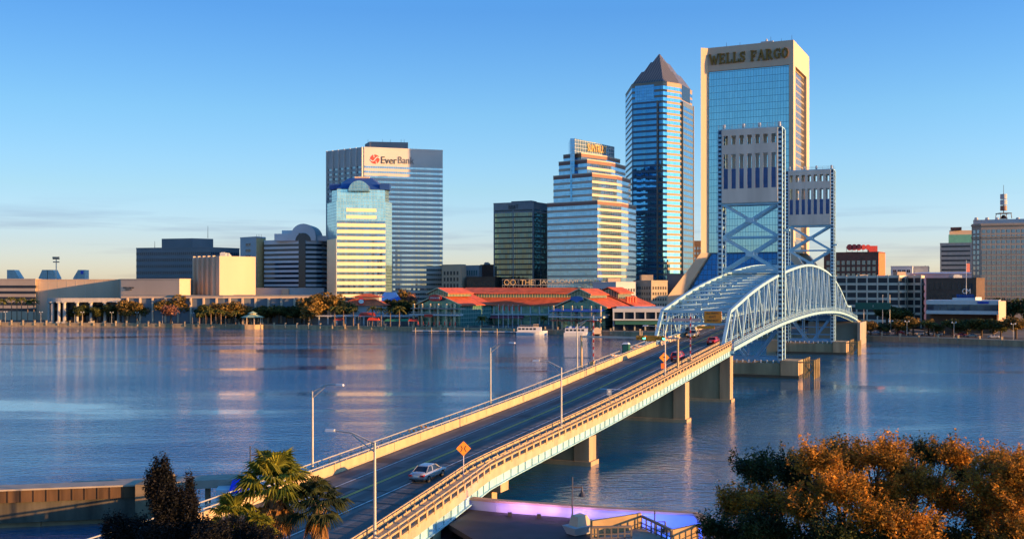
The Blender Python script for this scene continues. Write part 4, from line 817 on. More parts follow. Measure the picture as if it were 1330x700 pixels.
# gazebo
e = thing('gazebo', 'small pale green roofed gazebo on the waterfront', 'gazebo', (*XY(328, 590), GZ))
oc = lambda r: [(r*cos(2*pi*i/8+pi/8), r*sin(2*pi*i/8+pi/8)) for i in range(8)]
M['gaz'] = mat('pale_green_roof', (.3, .42, .28), .6)
q = MB(); q.prism(oc(6.6), 4.0, 5.6, top=oc(2.2)); q.prism(oc(2.9), 6.1, 7.3, top=oc(.2)); q.build('roof', M['gaz'], e); q = MB(); q.prism(oc(1.9), 5.4, 6.2); q.build('lantern', M['cream'], e)
q = MB(); q.tube((0, 0, 0), (0, 0, 4.1), .28, .24, 8); c0 = None
for x, y in oc(5.2):
    if c0 is None: c0 = q.build('column', M['cream'], e); c0.location = (x, y, 0)
    else: part(c0, e, (x, y, 0))
q = MB(); q.prism(oc(7), -2.5, .1); q.build('base', M['pier'], e)
# boats
def boat(name, label, px, D, L_, z=0, canopy_=None, rz=0):
    e = thing(name, label, 'boat', (*XY(px, D), z), rz); q = MB(); st = []
    for i in range(9):
        t_ = i/8; x = -L_/2+L_*t_; wd = 2.4*(1-max(0, (t_-.6)/.4)**2*.92); st.append([(x, -wd*.75, -.3), (x, wd*.75, -.3), (x, wd, 1.5+.4*t_), (x, -wd, 1.5+.4*t_)])
    for a, b_ in zip(st, st[1:]):
        for k in range(4): q.face([a[k], a[(k+1) % 4], b_[(k+1) % 4], b_[k]][::-1])
    q.face(st[0]); q.face(st[-1][::-1]); q.build('hull', M['whitew'], e)
    q = MB(); q.box(-L_*.46, L_*.3, -1.9, 1.9, 1.5, 3.6); q.build('cabin', M['whitew'], e)
    q = MB(); k = int(L_*.7/1.8)
    for i in range(k): x = -L_*.43+i*1.8; q.box(x, x+1.3, -1.95, 1.95, 2.3, 3.2)
    q.build('window_band', M['windk'], e)
    if canopy_:
        q = MB()
        for i in range(7): x = -L_*.45+i*L_*.11; q.prism([(x, -2), (x+L_*.1, -2), (x+L_*.1, 2), (x, 2)], 3.7, 4.5, top=[(x+.5, -.6), (x+L_*.1-.1, -.6), (x+L_*.1-.1, .6), (x+.5, .6)], m=i % 2)
        q.build('canopy', canopy_, e)
    else:
        q = MB(); q.box(-L_*.4, L_*.15, -1.7, 1.7, 3.6, 3.75); q.box(L_*.05, L_*.2, -1.3, 1.3, 3.6, 5); q.build('upper_deck', M['cream'], e)
        q = MB(); q.box(L_*.06, L_*.205, -1.32, 1.32, 4.1, 4.7); q.build('wheelhouse_window', M['windk'], e)
        q = MB(); q.box(-L_*.4, L_*.05, -1.7, -1.65, 4.4, 4.46); q.box(-L_*.4, L_*.05, 1.65, 1.7, 4.4, 4.46)
        for i in range(8): x = -L_*.4+i*L_*.06; q.box(x, x+.06, -1.7, -1.64, 3.7, 4.4)
        q.build('railing', M['grey'], e)
boat('tour_boat', 'white tour boat moored at the market quay, left one of two', 691, 515, 15, rz=radians(-6)); boat('water_taxi', 'white water taxi with blue and white canopy moored near the bridge', 752, 500, 14, canopy_=[M['blueroof'], M['whitew']], rz=radians(-6))
e = thing('paddle_wheel', 'cream paddle wheel housing at the stern of the water taxi', 'boat housing', (*XY(775, 498), 0)); q = MB(); q.tube((0, -1.2, 2), (0, 1.2, 2), 2.1, 2.1, 16); q.box(-2.2, 2.2, -1.2, 1.2, -.2, 1); q.build('housing', M['cream'], e)
e = thing('floating_dock', 'long low pale floating dock in front of the market hall', 'dock', (*XY(640, 531), 0), radians(-16)); q = MB(); q.box(-42, 30, -2, 2, -.3, 1.0); q.build('deck', M['lwhite'], e); q = MB(); q.box(-42, 30, -2.1, -2.02, .1, .5); q.build('fender', M['dark'], e)
q = MB(); q.tube((0, 0, -1), (0, 0, 2.3), .22, .22, 8); c0 = None
for i in range(9):
    loc = (-40+i*8.6, -2.5, 0)
    if c0 is None: c0 = q.build('pile', M['concrete'], e); c0.location = loc
    else: part(c0, e, loc)

# ------------------------------------------------------------ trees on the far bank
M['leafg'] = leafmat('leaf_green', (.03, .045, .015), (.10, .10, .025), .25); M['leafo'] = leafmat('leaf_gold', (.10, .075, .02), (.3, .17, .04), .3); M['leafp'] = leafmat('leaf_pink', (.2, .09, .06), (.32, .14, .09), .4)
def crown_mesh(nm, mt, seed, n=900, flat=.75, lobes=9):
    rn = random.Random(seed); q = MB(); L_ = []
    for i in range(lobes):
        a = rn.uniform(0, 2*pi); r_ = rn.uniform(.1, .6); L_.append((r_*cos(a), r_*sin(a), rn.uniform(-.4, .5)*flat, rn.uniform(.32, .5)))
    L_.append((0, 0, .1, .6))
    for i in range(n):
        l = rn.choice(L_); d = nrm((rn.gauss(0, 1), rn.gauss(0, 1), rn.gauss(0, 1))); k = l[3]*rn.uniform(.72, 1.06)
        c = (l[0]+d[0]*k, l[1]+d[1]*k, l[2]+d[2]*k*flat); s = rn.uniform(.035, .085)
        x = nrm((rn.gauss(0, 1), rn.gauss(0, 1), rn.gauss(0, 1))); y = nrm(crs(x, vadd(d, (rn.gauss(0, .4), rn.gauss(0, .4), rn.gauss(0, .4)))))
        q.face([vadd(c, vadd(mul(x, -s), mul(y, -s*.7))), vadd(c, vadd(mul(x, s), mul(y, -s*.5))), vadd(c, vadd(mul(x, s*.7), mul(y, s))), vadd(c, vadd(mul(x, -s*.8), mul(y, s*.6)))])
    return q.mesh(nm, mt, uv=False)
CR = {k: [crown_mesh('crown', M[mt], s, n) for s in sd] for k, mt, sd, n in (('g', 'leafg', (1, 2, 3), 1300), ('o', 'leafo', (4, 5), 1300), ('p', 'leafp', (6,), 1000))}
q = MB(); q.tube((0, 0, 0), (0, 0, .62), .05, .035, 7)
for i in range(5):
    a = i*1.26; q.tube((0, 0, .4+.04*i), (.28*cos(a), .28*sin(a), .8), .025, .01, 5)
TRK = q.mesh('trunk', M['bark'])
KIND = {'g': ('oak_tree', 'dark green bushy tree'), 'o': ('oak_tree', 'golden brown bushy tree'), 'p': ('crape_myrtle', 'pinkish brown bare-branched tree')}
TR = []
def tree(k, px, D, wpx, ytop, ybase=None, where=''):
    z0 = GZ-.1; zt_ = ZZ(ytop, D); hgt = zt_-z0; wd = wpx*D/F
    TR.append((k, px, D, wd*1.3, hgt*1.04, where))
def place_trees():
    cnt = {}
    for t_ in TR: cnt.setdefault((t_[0], t_[5]), []).append(t_)
    for (k, where), l in cnt.items():
        l.sort(key=lambda t_: t_[1])
        for i, (k_, px, D, wd, hgt, _) in enumerate(l):
            nm, lb = KIND[k]; lab = '%s %s' % (lb, where) if len(l) == 1 else '%s %s, %s' % (lb, where, ordl(i, len(l)))
            e = thing(nm, lab, 'tree', (*XY(px, D), GZ-.1), random.uniform(0, 6), group=('trees '+where) if len(l) > 1 else None)
            c = bpy.data.objects.new('crown', random.choice(CR[k])); COL.objects.link(c); c.parent = e; c.location = (0, 0, hgt*.6); c.scale = (wd*.5, wd*.5, hgt*.5); c.rotation_euler.z = random.uniform(0, 6)
            t2 = bpy.data.objects.new('trunk', TRK); COL.objects.link(t2); t2.parent = e; t2.scale = (hgt, hgt, hgt)
W1 = 'in front of the cream hall'
for px, wd, yt in ((107, 26, 395), (126, 22, 397), (143, 22, 394), (188, 22, 396), (199, 20, 398)): tree('g', px, 622, wd, yt, where=W1)
for px, wd, yt in ((163, 26, 389), (178, 24, 390), (238, 34, 381), (215, 26, 388), (249, 22, 394)): tree('o', px, 618, wd, yt, where=W1)
for px, wd, yt in ((95, 16, 400), (117, 20, 399), (135, 20, 400), (152, 22, 398), (170, 20, 400), (209, 22, 398), (230, 20, 399), (244, 24, 396)): tree('g', px, 628, wd, yt, where='behind the front trees of the cream hall')
tree('p', 222, 604, 24, 394, where=W1)
W2_ = 'behind the gazebo'
for px, wd, yt in ((268, 20, 394), (340, 26, 396), (362, 30, 394), (383, 24, 396), (372, 20, 400)): tree('g', px, 600, wd, yt, where=W2_)
for px, wd, yt in ((284, 26, 392), (303, 28, 391), (318, 20, 396), (350, 24, 398)): tree('o', px, 603, wd, yt, where=W2_)
for px in (262, 276, 290, 312, 322, 336, 352, 392): tree('g', px, 606, 20, 398+px % 4, where='behind the gazebo palms')
W3 = 'left of the terrace restaurant'
for px, wd, yt, D in ((400, 34, 384, 588), (418, 40, 379, 592), (432, 34, 381, 592), (404, 24, 396, 580)): tree('o', px, D, wd, yt, where=W3)
for px, wd, yt, D in ((398, 26, 392, 600), (450, 26, 390, 600)): tree('g', px, D, wd, yt, where=W3)
tree('o', 524, 636, 22, 375, where='behind the blue tent'); tree('p', 533, 628, 16, 378, where='behind the blue tent')
for px in (500, 512, 524, 537): tree('g', px, 612, 18, 387, where='below the bank tower')
W4 = 'on the bank right of the bridge'
for px, wd, yt, D in ((1117, 18, 414, 462), (1143, 24, 418, 456), (1152, 22, 421, 452), (1176, 26, 413, 452), (1238, 30, 412, 446), (1256, 28, 414, 440), (1275, 30, 412, 436), (1290, 26, 413, 432), (1246, 20, 418, 440), (1217, 22, 420, 448), (1300, 20, 418, 428)): tree('g', px, D, wd, yt, where=W4)
for px, wd, yt, D in ((1131, 16, 416, 452), (1186, 24, 410, 450), (1166, 20, 414, 450), (1206, 16, 413, 450), (1320, 36, 410, 420)): tree('o', px, D, wd, yt, where=W4)
for px, wd, yt, D in ((1152, 28, 392, 500), (1168, 32, 396, 495), (1180, 20, 400, 495)): tree('g', px, D, wd, yt, where='in front of the right garage')
for px, wd, yt, D in ((1300, 26, 385, 520), (1316, 30, 384, 515), (1332, 26, 386, 510)): tree('g', px, D, wd, yt, where='at the foot of the broad stone tower')
place_trees()
# feather palms
M['frond'] = leafmat('palm_frond', (.06, .08, .02), (.16, .14, .03), .4)
def palm_mesh(seed, n=26, R=1.0):
    rn = random.Random(seed); q = MB()
    for i in range(n):
        a = 2*pi*i/n+rn.uniform(-.2, .2); el = rn.uniform(-.3, 1.1); prev = None; 
        for j in range(7):
            t_ = j/6; r_ = R*t_*(cos(el)*.9+.1); z = R*(sin(el)*t_*.9-.55*t_*t_); p = (r_*cos(a), r_*sin(a), z); wv = .14*R*sin(pi*min(1, t_*.9+.1)); d = (-sin(a), cos(a))
            cur = (p, (p[0]+d[0]*wv, p[1]+d[1]*wv, z-.07*R), (p[0]-d[0]*wv, p[1]-d[1]*wv, z-.07*R))
            if prev: q.face([prev[0], cur[0], cur[1], prev[1]]); q.face([prev[2], cur[2], cur[0], prev[0]])
            prev = cur
    return q.mesh('crown', M['frond'], uv=False)
PC = [palm_mesh(s) for s in (1, 2, 3)]
q = MB(); q.tube((0, 0, 0), (0, 0, 1), .035, .022, 8); PT = q.mesh('trunk', M['palmbark'])
def palms(l, where, group):
    l.sort()
    for i, (px, D, yt, rpx) in enumerate(l):
        hgt = ZZ(yt, D)-GZ; R = rpx*D/F; e = thing('palm_tree', 'palm tree %s, %s' % (where, ordl(i, len(l))), 'palm tree', (*XY(px, D), GZ), random.uniform(0, 6), group)
        c = bpy.data.objects.new('crown', random.choice(PC)); COL.objects.link(c); c.parent = e; c.location = (0, 0, hgt-R*.6); c.scale = (R,)*3
        t2 = bpy.data.objects.new('trunk', PT); COL.objects.link(t2); t2.parent = e; t2.scale = (9, 9, hgt-R*.6)
palms([(4, 642, 385, 8), (15, 655, 383, 7), (22, 640, 385, 8), (28, 655, 384, 7), (36, 638, 386, 8), (44, 640, 385, 8)], 'in the row before the far left garage', 'palms before the far left garage')
palms([(259, 592, 404, 6), (267, 594, 401, 6), (274, 592, 400, 6), (280, 594, 399, 6), (287, 592, 400, 6), (293, 594, 402, 6), (306, 592, 401, 7)], 'in the row left of the gazebo', 'palms left of the gazebo')
palms([(434.7, 566, 394, 10), (446, 566, 395, 8), (459, 564, 396, 8), (483.6, 562, 394, 9), (495, 560, 396, 8), (507, 558, 396, 9), (518.6, 556, 394, 10)], 'in the promenade row before the terrace restaurant', 'palms before the terrace restaurant')
palms([(626, 548, 407, 9), (706, 530, 407, 8)], 'before the central market hall', 'palms before the market hall')
palms([(1163, 450, 414, 7), (1201, 448, 413, 8), (1213, 446, 416, 7), (1226, 446, 415, 7)], 'between bushy trees on the right bank', 'palms on the right bank')
# promenade lamps
e0 = None
def lampmesh():
    q = MB(); q.tube((0, 0, 0), (0, 0, 6), .1, .07, 6); q.bar((-.8, 0, 6), (.8, 0, 6), .1); return q
LL = [(7, 628), (53, 622), (97, 619), (107, 617), (145, 614), (178, 611), (211, 604), (250, 600), (395, 585), (1157, 450), (1178, 446), (1239, 430), (1316, 414)]
for i, (px, D) in enumerate(LL):
    if e0 is None:
        e0 = thing('promenade_lamp', 'x', 'street lamp', group='twin headed lamps along the far promenade'); lampmesh().build('pole', M['grey'], e0)
        for s in (-1, 1): q = MB(); q.tube((s*.8, 0, 6), (s*.8, 0, 6.45), .28, .16, 8); q.build('lamp_head', M['whitew'], e0)
        o = e0
    else: o = dup(e0)
    o.location = (*XY(px, D), GZ); o['label'] = ('twin headed lamp on the left promenade, %s' % ordl(i, 9)) if i < 9 else ('twin headed lamp on the right bank, %s' % ordl(i-9, 4))
# green highway signs
e = thing('highway_sign', 'pair of wide green highway signs on tall posts right of the bridge', 'road sign', (*XY(1134, 476), GZ), radians(-24))
q = MB(); q.box(-7.6, -.1, -.2, 0, 10.5, 13.5); q.build('sign_panel', M['green'], e); q = MB(); q.box(.1, 7.4, -.2, 0, 10.5, 13.5); q.build('sign_panel', M['green'], e)
q = MB(); 
for x in (-4, 4, 7): q.tube((x, .2, 0), (x, .2, 17 if x > 0 else 13), .16, .12, 6)
q.build('post', M['grey'], e)
# ------------------------------------------------------------ the lift bridge (local frame: x across, y along, z up)
BR = (61.5, 273.0, 0); BA = -atan2(.4, .9165)
U = (.4, .9165); Nn = (.9165, -.4)
def BP(o, s, z=0): return (BR[0]+U[0]*s+Nn[0]*o, BR[1]+U[1]*s+Nn[1]*o, z)
ZC = [(-260, 1.7), (-232, 1.9), (-210, 2.3), (-194, 3.0), (-174.5, 4.0), (-134, 6.1), (-102.5, 8.2), (-66.5, 10.6), (-33, 12.7), (0, 14.2), (50, 15.2), (99, 14.5), (130, 12.9), (160, 10.6), (200, 7.3), (240, 4.3), (300, 3.0), (340, 2.6)]
def interp(T, s):
    if s <= T[0][0]: return T[0][1]
    for i in range(len(T)-1):
        if s <= T[i+1][0]:
            p1, p2 = T[i], T[i+1]; p0 = T[max(0, i-1)]; p3 = T[min(len(T)-1, i+2)]; h = p2[0]-p1[0]; t_ = (s-p1[0])/h
            m1 = (p2[1]-p0[1])/(p2[0]-p0[0])*h; m2 = (p3[1]-p1[1])/(p3[0]-p1[0])*h
            return (2*t_**3-3*t_**2+1)*p1[1]+(t_**3-2*t_**2+t_)*m1+(-2*t_**3+3*t_**2)*p2[1]+(t_**3-t_**2)*m2
    return T[-1][1]
def zd(s): return interp(ZC, s)
def sweep(q, o0, o1, b0, b1, s0, s1, st=6, m=0, zf=zd, xs=None):
    n = max(1, int(round((s1-s0)/st))); P = []
    for i in range(n+1):
        s = s0+(s1-s0)*i/n; z = zf(s); P.append([(o0, s, z+b0), (o1, s, z+b0), (o1, s, z+b1), (o0, s, z+b1)])
    for a, b_ in zip(P, P[1:]):
        for k in range(4): q.face([a[k], a[(k+1) % 4], b_[(k+1) % 4], b_[k]], m)
    q.face(P[0][::-1], m); q.face(P[-1], m)
S0, S1 = -232, 330
rd = thing('road', None, None, BR, BA); bpy.data.objects.remove(rd)
q = MB(); sweep(q, -6.1, 6.1, -.22, 0, S0, S1)
road = q.build('road', M['asphalt'], kind='structure'); road.location = BR; road.rotation_euler.z = BA
def strip(o0, o1, mt, name, seg=None, dz=.004):
    q = MB(); s = S0
    if seg is None: n = 100; segs = [(S0+(S1-S0)*i/n, S0+(S1-S0)*(i+1)/n) for i in range(n)]
    else: segs = []; 
    while seg and s < S1: segs.append((s, s+seg[0])); s += seg[0]+seg[1]
    for a, b_ in segs: q.face([(o0, a, zd(a)+dz), (o1, a, zd(a)+dz), (o1, b_, zd(b_)+dz), (o0, b_, zd(b_)+dz)])
    return q.build(name, mt, road)
def zdl(s):  # same chords as the road sheet so paint never sinks
    n = max(1, int(round((S1-S0)/6))); h = (S1-S0)/n; i = min(n-1, max(0, int((s-S0)/h))); a = S0+i*h; f = (s-a)/h; return zd(a)*(1-f)+zd(a+h)*f
def paint(o0, o1, mt, name, a, b_, st=2, dz=.012):
    q = MB(); n = max(1, int((b_-a)/st))
    for i in range(n):
        u, v = a+(b_-a)*i/n, a+(b_-a)*(i+1)/n; q.face([(o0, u, zdl(u)+dz), (o1, u, zdl(u)+dz), (o1, v, zdl(v)+dz), (o0, v, zdl(v)+dz)])
    return q.build(name, mt, road)
paint(-.16, -.05, M['yellow'], 'centre_line', S0, S1); paint(.05, .16, M['yellow'], 'centre_line', S0, S1)
M['worn'] = mat('worn_white_paint', (.62, .63, .64), .7, var=.4, scale=1.5)
paint(-3.05, -2.92, M['worn'], 'lane_line', S0, S1); paint(2.92, 3.05, M['worn'], 'lane_line', S0, S1)
paint(.3, 5.8, M['white'], 'stop_line', -121.5, -121.1, 1)
M['patch'] = mat('tar_patch', (.025, .026, .03), .7, var=.2)
for a, o0, o1 in ((-189, -5.8, 5.9), (-176, -.5, 5.9), (-147.8, -6, 6), (-101, -6, 6), (-66, -6, 6), (-193, -6, 6), (0, -6, 6), (99, -6, 6)): paint(o0, o1, M['patch'], 'expansion_joint', a, a+.45, 1, .008)
M['worn2'] = mat('tyre_worn_asphalt', (.11, .112, .115), .75, var=.35, scale=.4)
for o in (-4.5, -1.5, 1.5, 4.5):
    for d in (-.85, .85): paint(o+d-.28, o+d+.28, M['worn2'], 'wheel_track', S0, 200, 4, .006)
rr_ = random.Random(5)
for k in range(16):
    a = rr_.uniform(-215, -70); o = rr_.choice((-4.6, -1.5, 1.5, 4.4)); w_ = rr_.uniform(.4, 1.3); paint(o-w_, o+w_, M['patch'] if k % 2 else M['worn2'], 'tar_patch', a, a+rr_.uniform(1, 5), 1, .009+.0002*k)
br = thing('lift_bridge', 'blue steel vertical lift bridge with two towers and a long railed approach', 'bridge', BR, BA)
# slabs, sidewalks and girders
for a_, b_, w_ in ((S0, -66, 8.5), (165, S1, 8.2)):
    q = MB(); sweep(q, -w_, w_, -.62, -.24, a_, b_); q.build('deck_slab', M['concrete'], br)
    q = MB(); sweep(q, 6.12, w_, -.238, .16, a_, b_); q.build('sidewalk', M['concrete'], br)
    q = MB(); sweep(q, -w_, -6.12, -.238, .16, a_, b_); q.build('sidewalk', M['concrete'], br)
q = MB()
for o in (-8.2, -5, -1.7, 1.7, 5, 8.15): sweep(q, o-.12, o+.12, -1.55, -.63, S0, -66)
for o in (8.15,):
    s = S0
    while s < -66: z = zd(s); q.box(o+.13, o+.24, s, s+.14, z-1.52, z-.63); s += 1.9
    sweep(q, o-.25, o+.33, -1.66, -1.55, S0, -66)
q.build('girder', M['deckblue'], br)
# outer balustrade, right: base beam, posts, mid beam, pipe rail
q = MB(); sweep(q, 8.28, 8.52, .16, .32, S0, -66); sweep(q, 8.28, 8.52, .74, .9, S0, -66); s = S0
while s < -66: z = zd(s); q.box(8.26, 8.56, s, s+.38, z+.1, z+.92); s += 1.95
q.build('balustrade', mat('buff_concrete', (.46, .31, .16), .8, var=.15, scale=.8), br)
q = MB(); s = S0
sweep(q, 8.3, 8.42, 1.12, 1.24, S0, -66)
while s < -66: z = zd(s); q.bar((8.36, s+.1, z+.9), (8.36, s+.1, z+1.2), .1); q.bar((8.4, s+.1, z+.92), (8.7, s-.25, z+1.3), .05); s += 1.95
q.build('pipe_rail', M['rail'], br)
q = MB(); sweep(q, 6.14, 6.24, .98, 1.08, S0, -66); sweep(q, 6.16, 6.22, .55, .93, S0, -66); sweep(q, 6.15, 6.23, .16, .3, S0, -66); s = S0
while s < -66: z = zd(s); q.box(6.12, 6.26, s, s+.12, z+.1, z+1.0); s += 2.0
q.build('inner_railing', M['rail'], br)
# left barrier
q = MB(); n = 40; s = S0
while s < -69: sweep(q, -6.42, -6.14, -.22, .98, s+.03, min(s+6.0, -68)-.03, 3); s += 6.0
q.build('parapet', mat('buff_parapet', (.5, .35, .19), .85, var=.14, scale=.8, streak=True), br)
q = MB(); sweep(q, -8.42, -8.32, 1.0, 1.12, S0, -66); sweep(q, -8.42, -8.34, .6, .7, S0, -66); sweep(q, -6.32, -6.22, 1.14, 1.24, S0, -68); s = S0
while s < -68: z = zd(s); q.box(-8.42, -8.3, s, s+.12, z+.1, z+1.1); q.bar((-6.27, s, z+.95), (-6.27, s, z+1.2), .09); s += 2.1
q.build('left_railing', M['grey'], br)
# piers
def pier(s, wall, hw=8.0, base=False):
    q = MB(); z = zd(s)-1.75
    if wall:
        q.box(-hw, hw-1.4, s-.9, s+.9, -2, z-.02); 
        q.box(hw-1.4, hw+.6, s-1.3, s+1.3, -2, z); q.box(-hw-.6, -hw+1.2, s-1.3, s+1.3, -2, z); q.box(-hw-.9, hw+.9, s-1.5, s+1.5, -2, .55)
    else:
        q.box(-hw, hw, s-1.0, s+1.0, z-1.1, z)
        for o in (-6.2, -2.2, 2.2, 6.2): q.box(o-.65, o+.65, s-.65, s+.65, -2, z-1.08)
    o = q.build('pier', M['pier'], br)
    q = MB()
    for x in (-8.1, -5, -1.7, 1.7, 5, 8.1): q.box(x-.25, x+.25, s-.35, s+.35, z, z+.2)
    q.build('bearing', M['dark'], o)
pier(-66.5, True); pier(-101, True); pier(-148, True, 7.9)
for s in (-174, -193, -209): pier(s, False)
for s in (190, 212): pier(s, True)
# trusses
XO = 6.95
ZT = [(-66.5, 11.2), (-60.5, 17.4), (-33, 21.9), (0, 25.7), (30, 28.1), (52, 28.9), (75, 28.3), (99, 26.4), (123, 22.2), (148, 15.2), (165, 10.6)]
def zt_(s): return interp(ZT[1:-1], s)
def zb(s): return zd(s)-.75
def truss(name, s0, s1, n, endA=False, endB=False):
    t = thing(name, None, None); t.parent = br
    nodes = [s0+(s1-s0)*i/n for i in range(n+1)]; top = {}
    for i, s in enumerate(nodes): top[i] = max(zt_(s), zb(s)+1.2)
    for sd in (-1, 1):
        x = sd*XO; q = MB(); a = 0
        i0 = 1 if endA else 0; i1 = n-1 if endB else n
        for i in range(i0, i1): q.bar((x, nodes[i], top[i]), (x, nodes[i+1], top[i+1]), .62, .62)
        if endA: q.bar((x, nodes[0], zd(nodes[0])+.2), (x, nodes[1], top[1]), .62, .62)
        if endB: q.bar((x, nodes[n], zd(nodes[n])+.2), (x, nodes[n-1], top[n-1]), .62, .62)
        q.build('top_chord', M['steel'], t)
        q = MB(); sweep(q, x-.3, x+.3, -1.25, -.55, s0, s1, 6); q.build('bottom_chord', M['steel'], t)
        for i in range(i0, i1+1):
            q = MB()
            for e_ in (-.22, .22): q.bar((x+e_, nodes[i], zb(nodes[i])), (x+e_, nodes[i], top[i]), .12, .34)
            z = zb(nodes[i])+.6
            while z < top[i]-.5: q.bar((x-.22, nodes[i]-.12, z), (x+.22, nodes[i]-.12, z+.35), .07); z += .75
            q.build('vertical', M['steel'], t)
        for i in range(i0, i1):
            q = MB(); mid = (i+i0) % 2 == 0
            A = (x, nodes[i], zb(nodes[i])) if mid else (x, nodes[i], top[i]); B = (x, nodes[i+1], top[i+1]) if mid else (x, nodes[i+1], zb(nodes[i+1]))
            q.bar(A, B, .4, .42)
            q.build('diagonal', M['steel'], t)
    q = MB(); st = i0
    for i in range(i0, i1+1):
        z = top[i]; s = nodes[i]; cl = zd(s)+5.6
        q.bar((-XO, s, z), (XO, s, z), .42, .3); q.bar((-XO, s, z-.75), (XO, s, z-.75), .3, .22)
        for k in range(12): u = -XO+2*XO*k/12; q.bar((u, s, z-.75), (u+2*XO/24, s, z), .09); q.bar((u+2*XO/24, s, z), (u+2*XO/12, s, z-.75), .09)
        if z > cl+1.2 and i % 1 == 0:
            q.bar((-XO, s, cl), (XO, s, cl), .3, .35)
            if z-cl > 3: q.bar((-XO, s, cl), (0, s, z-.9), .22, .22); q.bar((XO, s, cl), (0, s, z-.9), .22, .22)
            else: q.bar((-XO, s, cl+.2), (-XO/2, s, z-.8), .18); q.bar((XO, s, cl+.2), (XO/2, s, z-.8), .18)
        if i < i1:
            s2, z2 = nodes[i+1], top[i+1]; q.bar((-XO, s, z-.1), (XO, s2, z2-.1), .26, .2); q.bar((XO, s, z-.35), (-XO, s2, z2-.35), .26, .2)
            q.box(-.5, .5, (s+s2)/2-.5, (s+s2)/2+.5, (z+z2)/2-.45, (z+z2)/2+.02)
    q.build('top_bracing', M['steel'], t)
    q = MB()
    for i in range(n+1): z = zd(nodes[i]); q.box(-XO-2.1, XO+2.1, nodes[i]-.16, nodes[i]+.16, z-1.2, z-.63)
    for o in (-4.5, -1.5, 1.5, 4.5): sweep(q, o-.15, o+.15, -1.0, -.64, s0, s1)
    q.build('floor_beam', M['steel2'], t)
    q = MB(); sweep(q, -6.6, 6.6, -.6, -.24, s0, s1); q.build('deck_slab', M['lgrey'], t)
    for a_, b_ in ((7.35, 9.0), (-9.0, -7.35)): q = MB(); sweep(q, a_, b_, -.35, -.12, s0, s1); q.build('sidewalk', M['lgrey'], t)
    for a_, b_ in ((9.02, 9.14), (-9.14, -9.02)): q = MB(); sweep(q, a_, b_, -.75, -.05, s0, s1); q.build('fascia', M['deckblue'], t)
    for x in (9.08, -9.08):
        q = MB()
        for h in (.95, .62, .3): sweep(q, x-.04, x+.04, h, h+.08, s0, s1)
        s = s0
        while s < s1: z = zd(s); q.box(x-.05, x+.05, s, s+.1, z-.1, z+1.05); s += 1.8
        q.build('railing', M['steel'], t)
    for x in (-6.35, 6.35): q = MB(); sweep(q, x-.06, x+.06, .3, .55, s0, s1); sweep(q, x-.05, x+.05, .75, .85, s0, s1); q.build('guard_rail', M['steel'], t)
    return t
tA = truss('approach_truss', -66.5, 0, 11, endA=True); tB = truss('lift_span', 0, 99, 16); tC = truss('approach_truss', 99, 165, 11, endB=True)
# portal detail
q = MB(); s = -60.5; z = zt_(s)
for x in (-1, 1): q.bar((x*XO, s-1.1, z-2.1), (x*XO*.45, s-.5, z-.6), .2, .2); q.bar((x*XO*.4, s-.9, z-2.3), (0, s-.3, z-.5), .2, .2)
q.bar((-XO, s-1.6, z-2.4), (XO, s-1.6, z-2.4), .42, .5); q.bar((-XO, s, z), (XO, s, z), .6, .55); q.build('portal', M['steel'], tA)
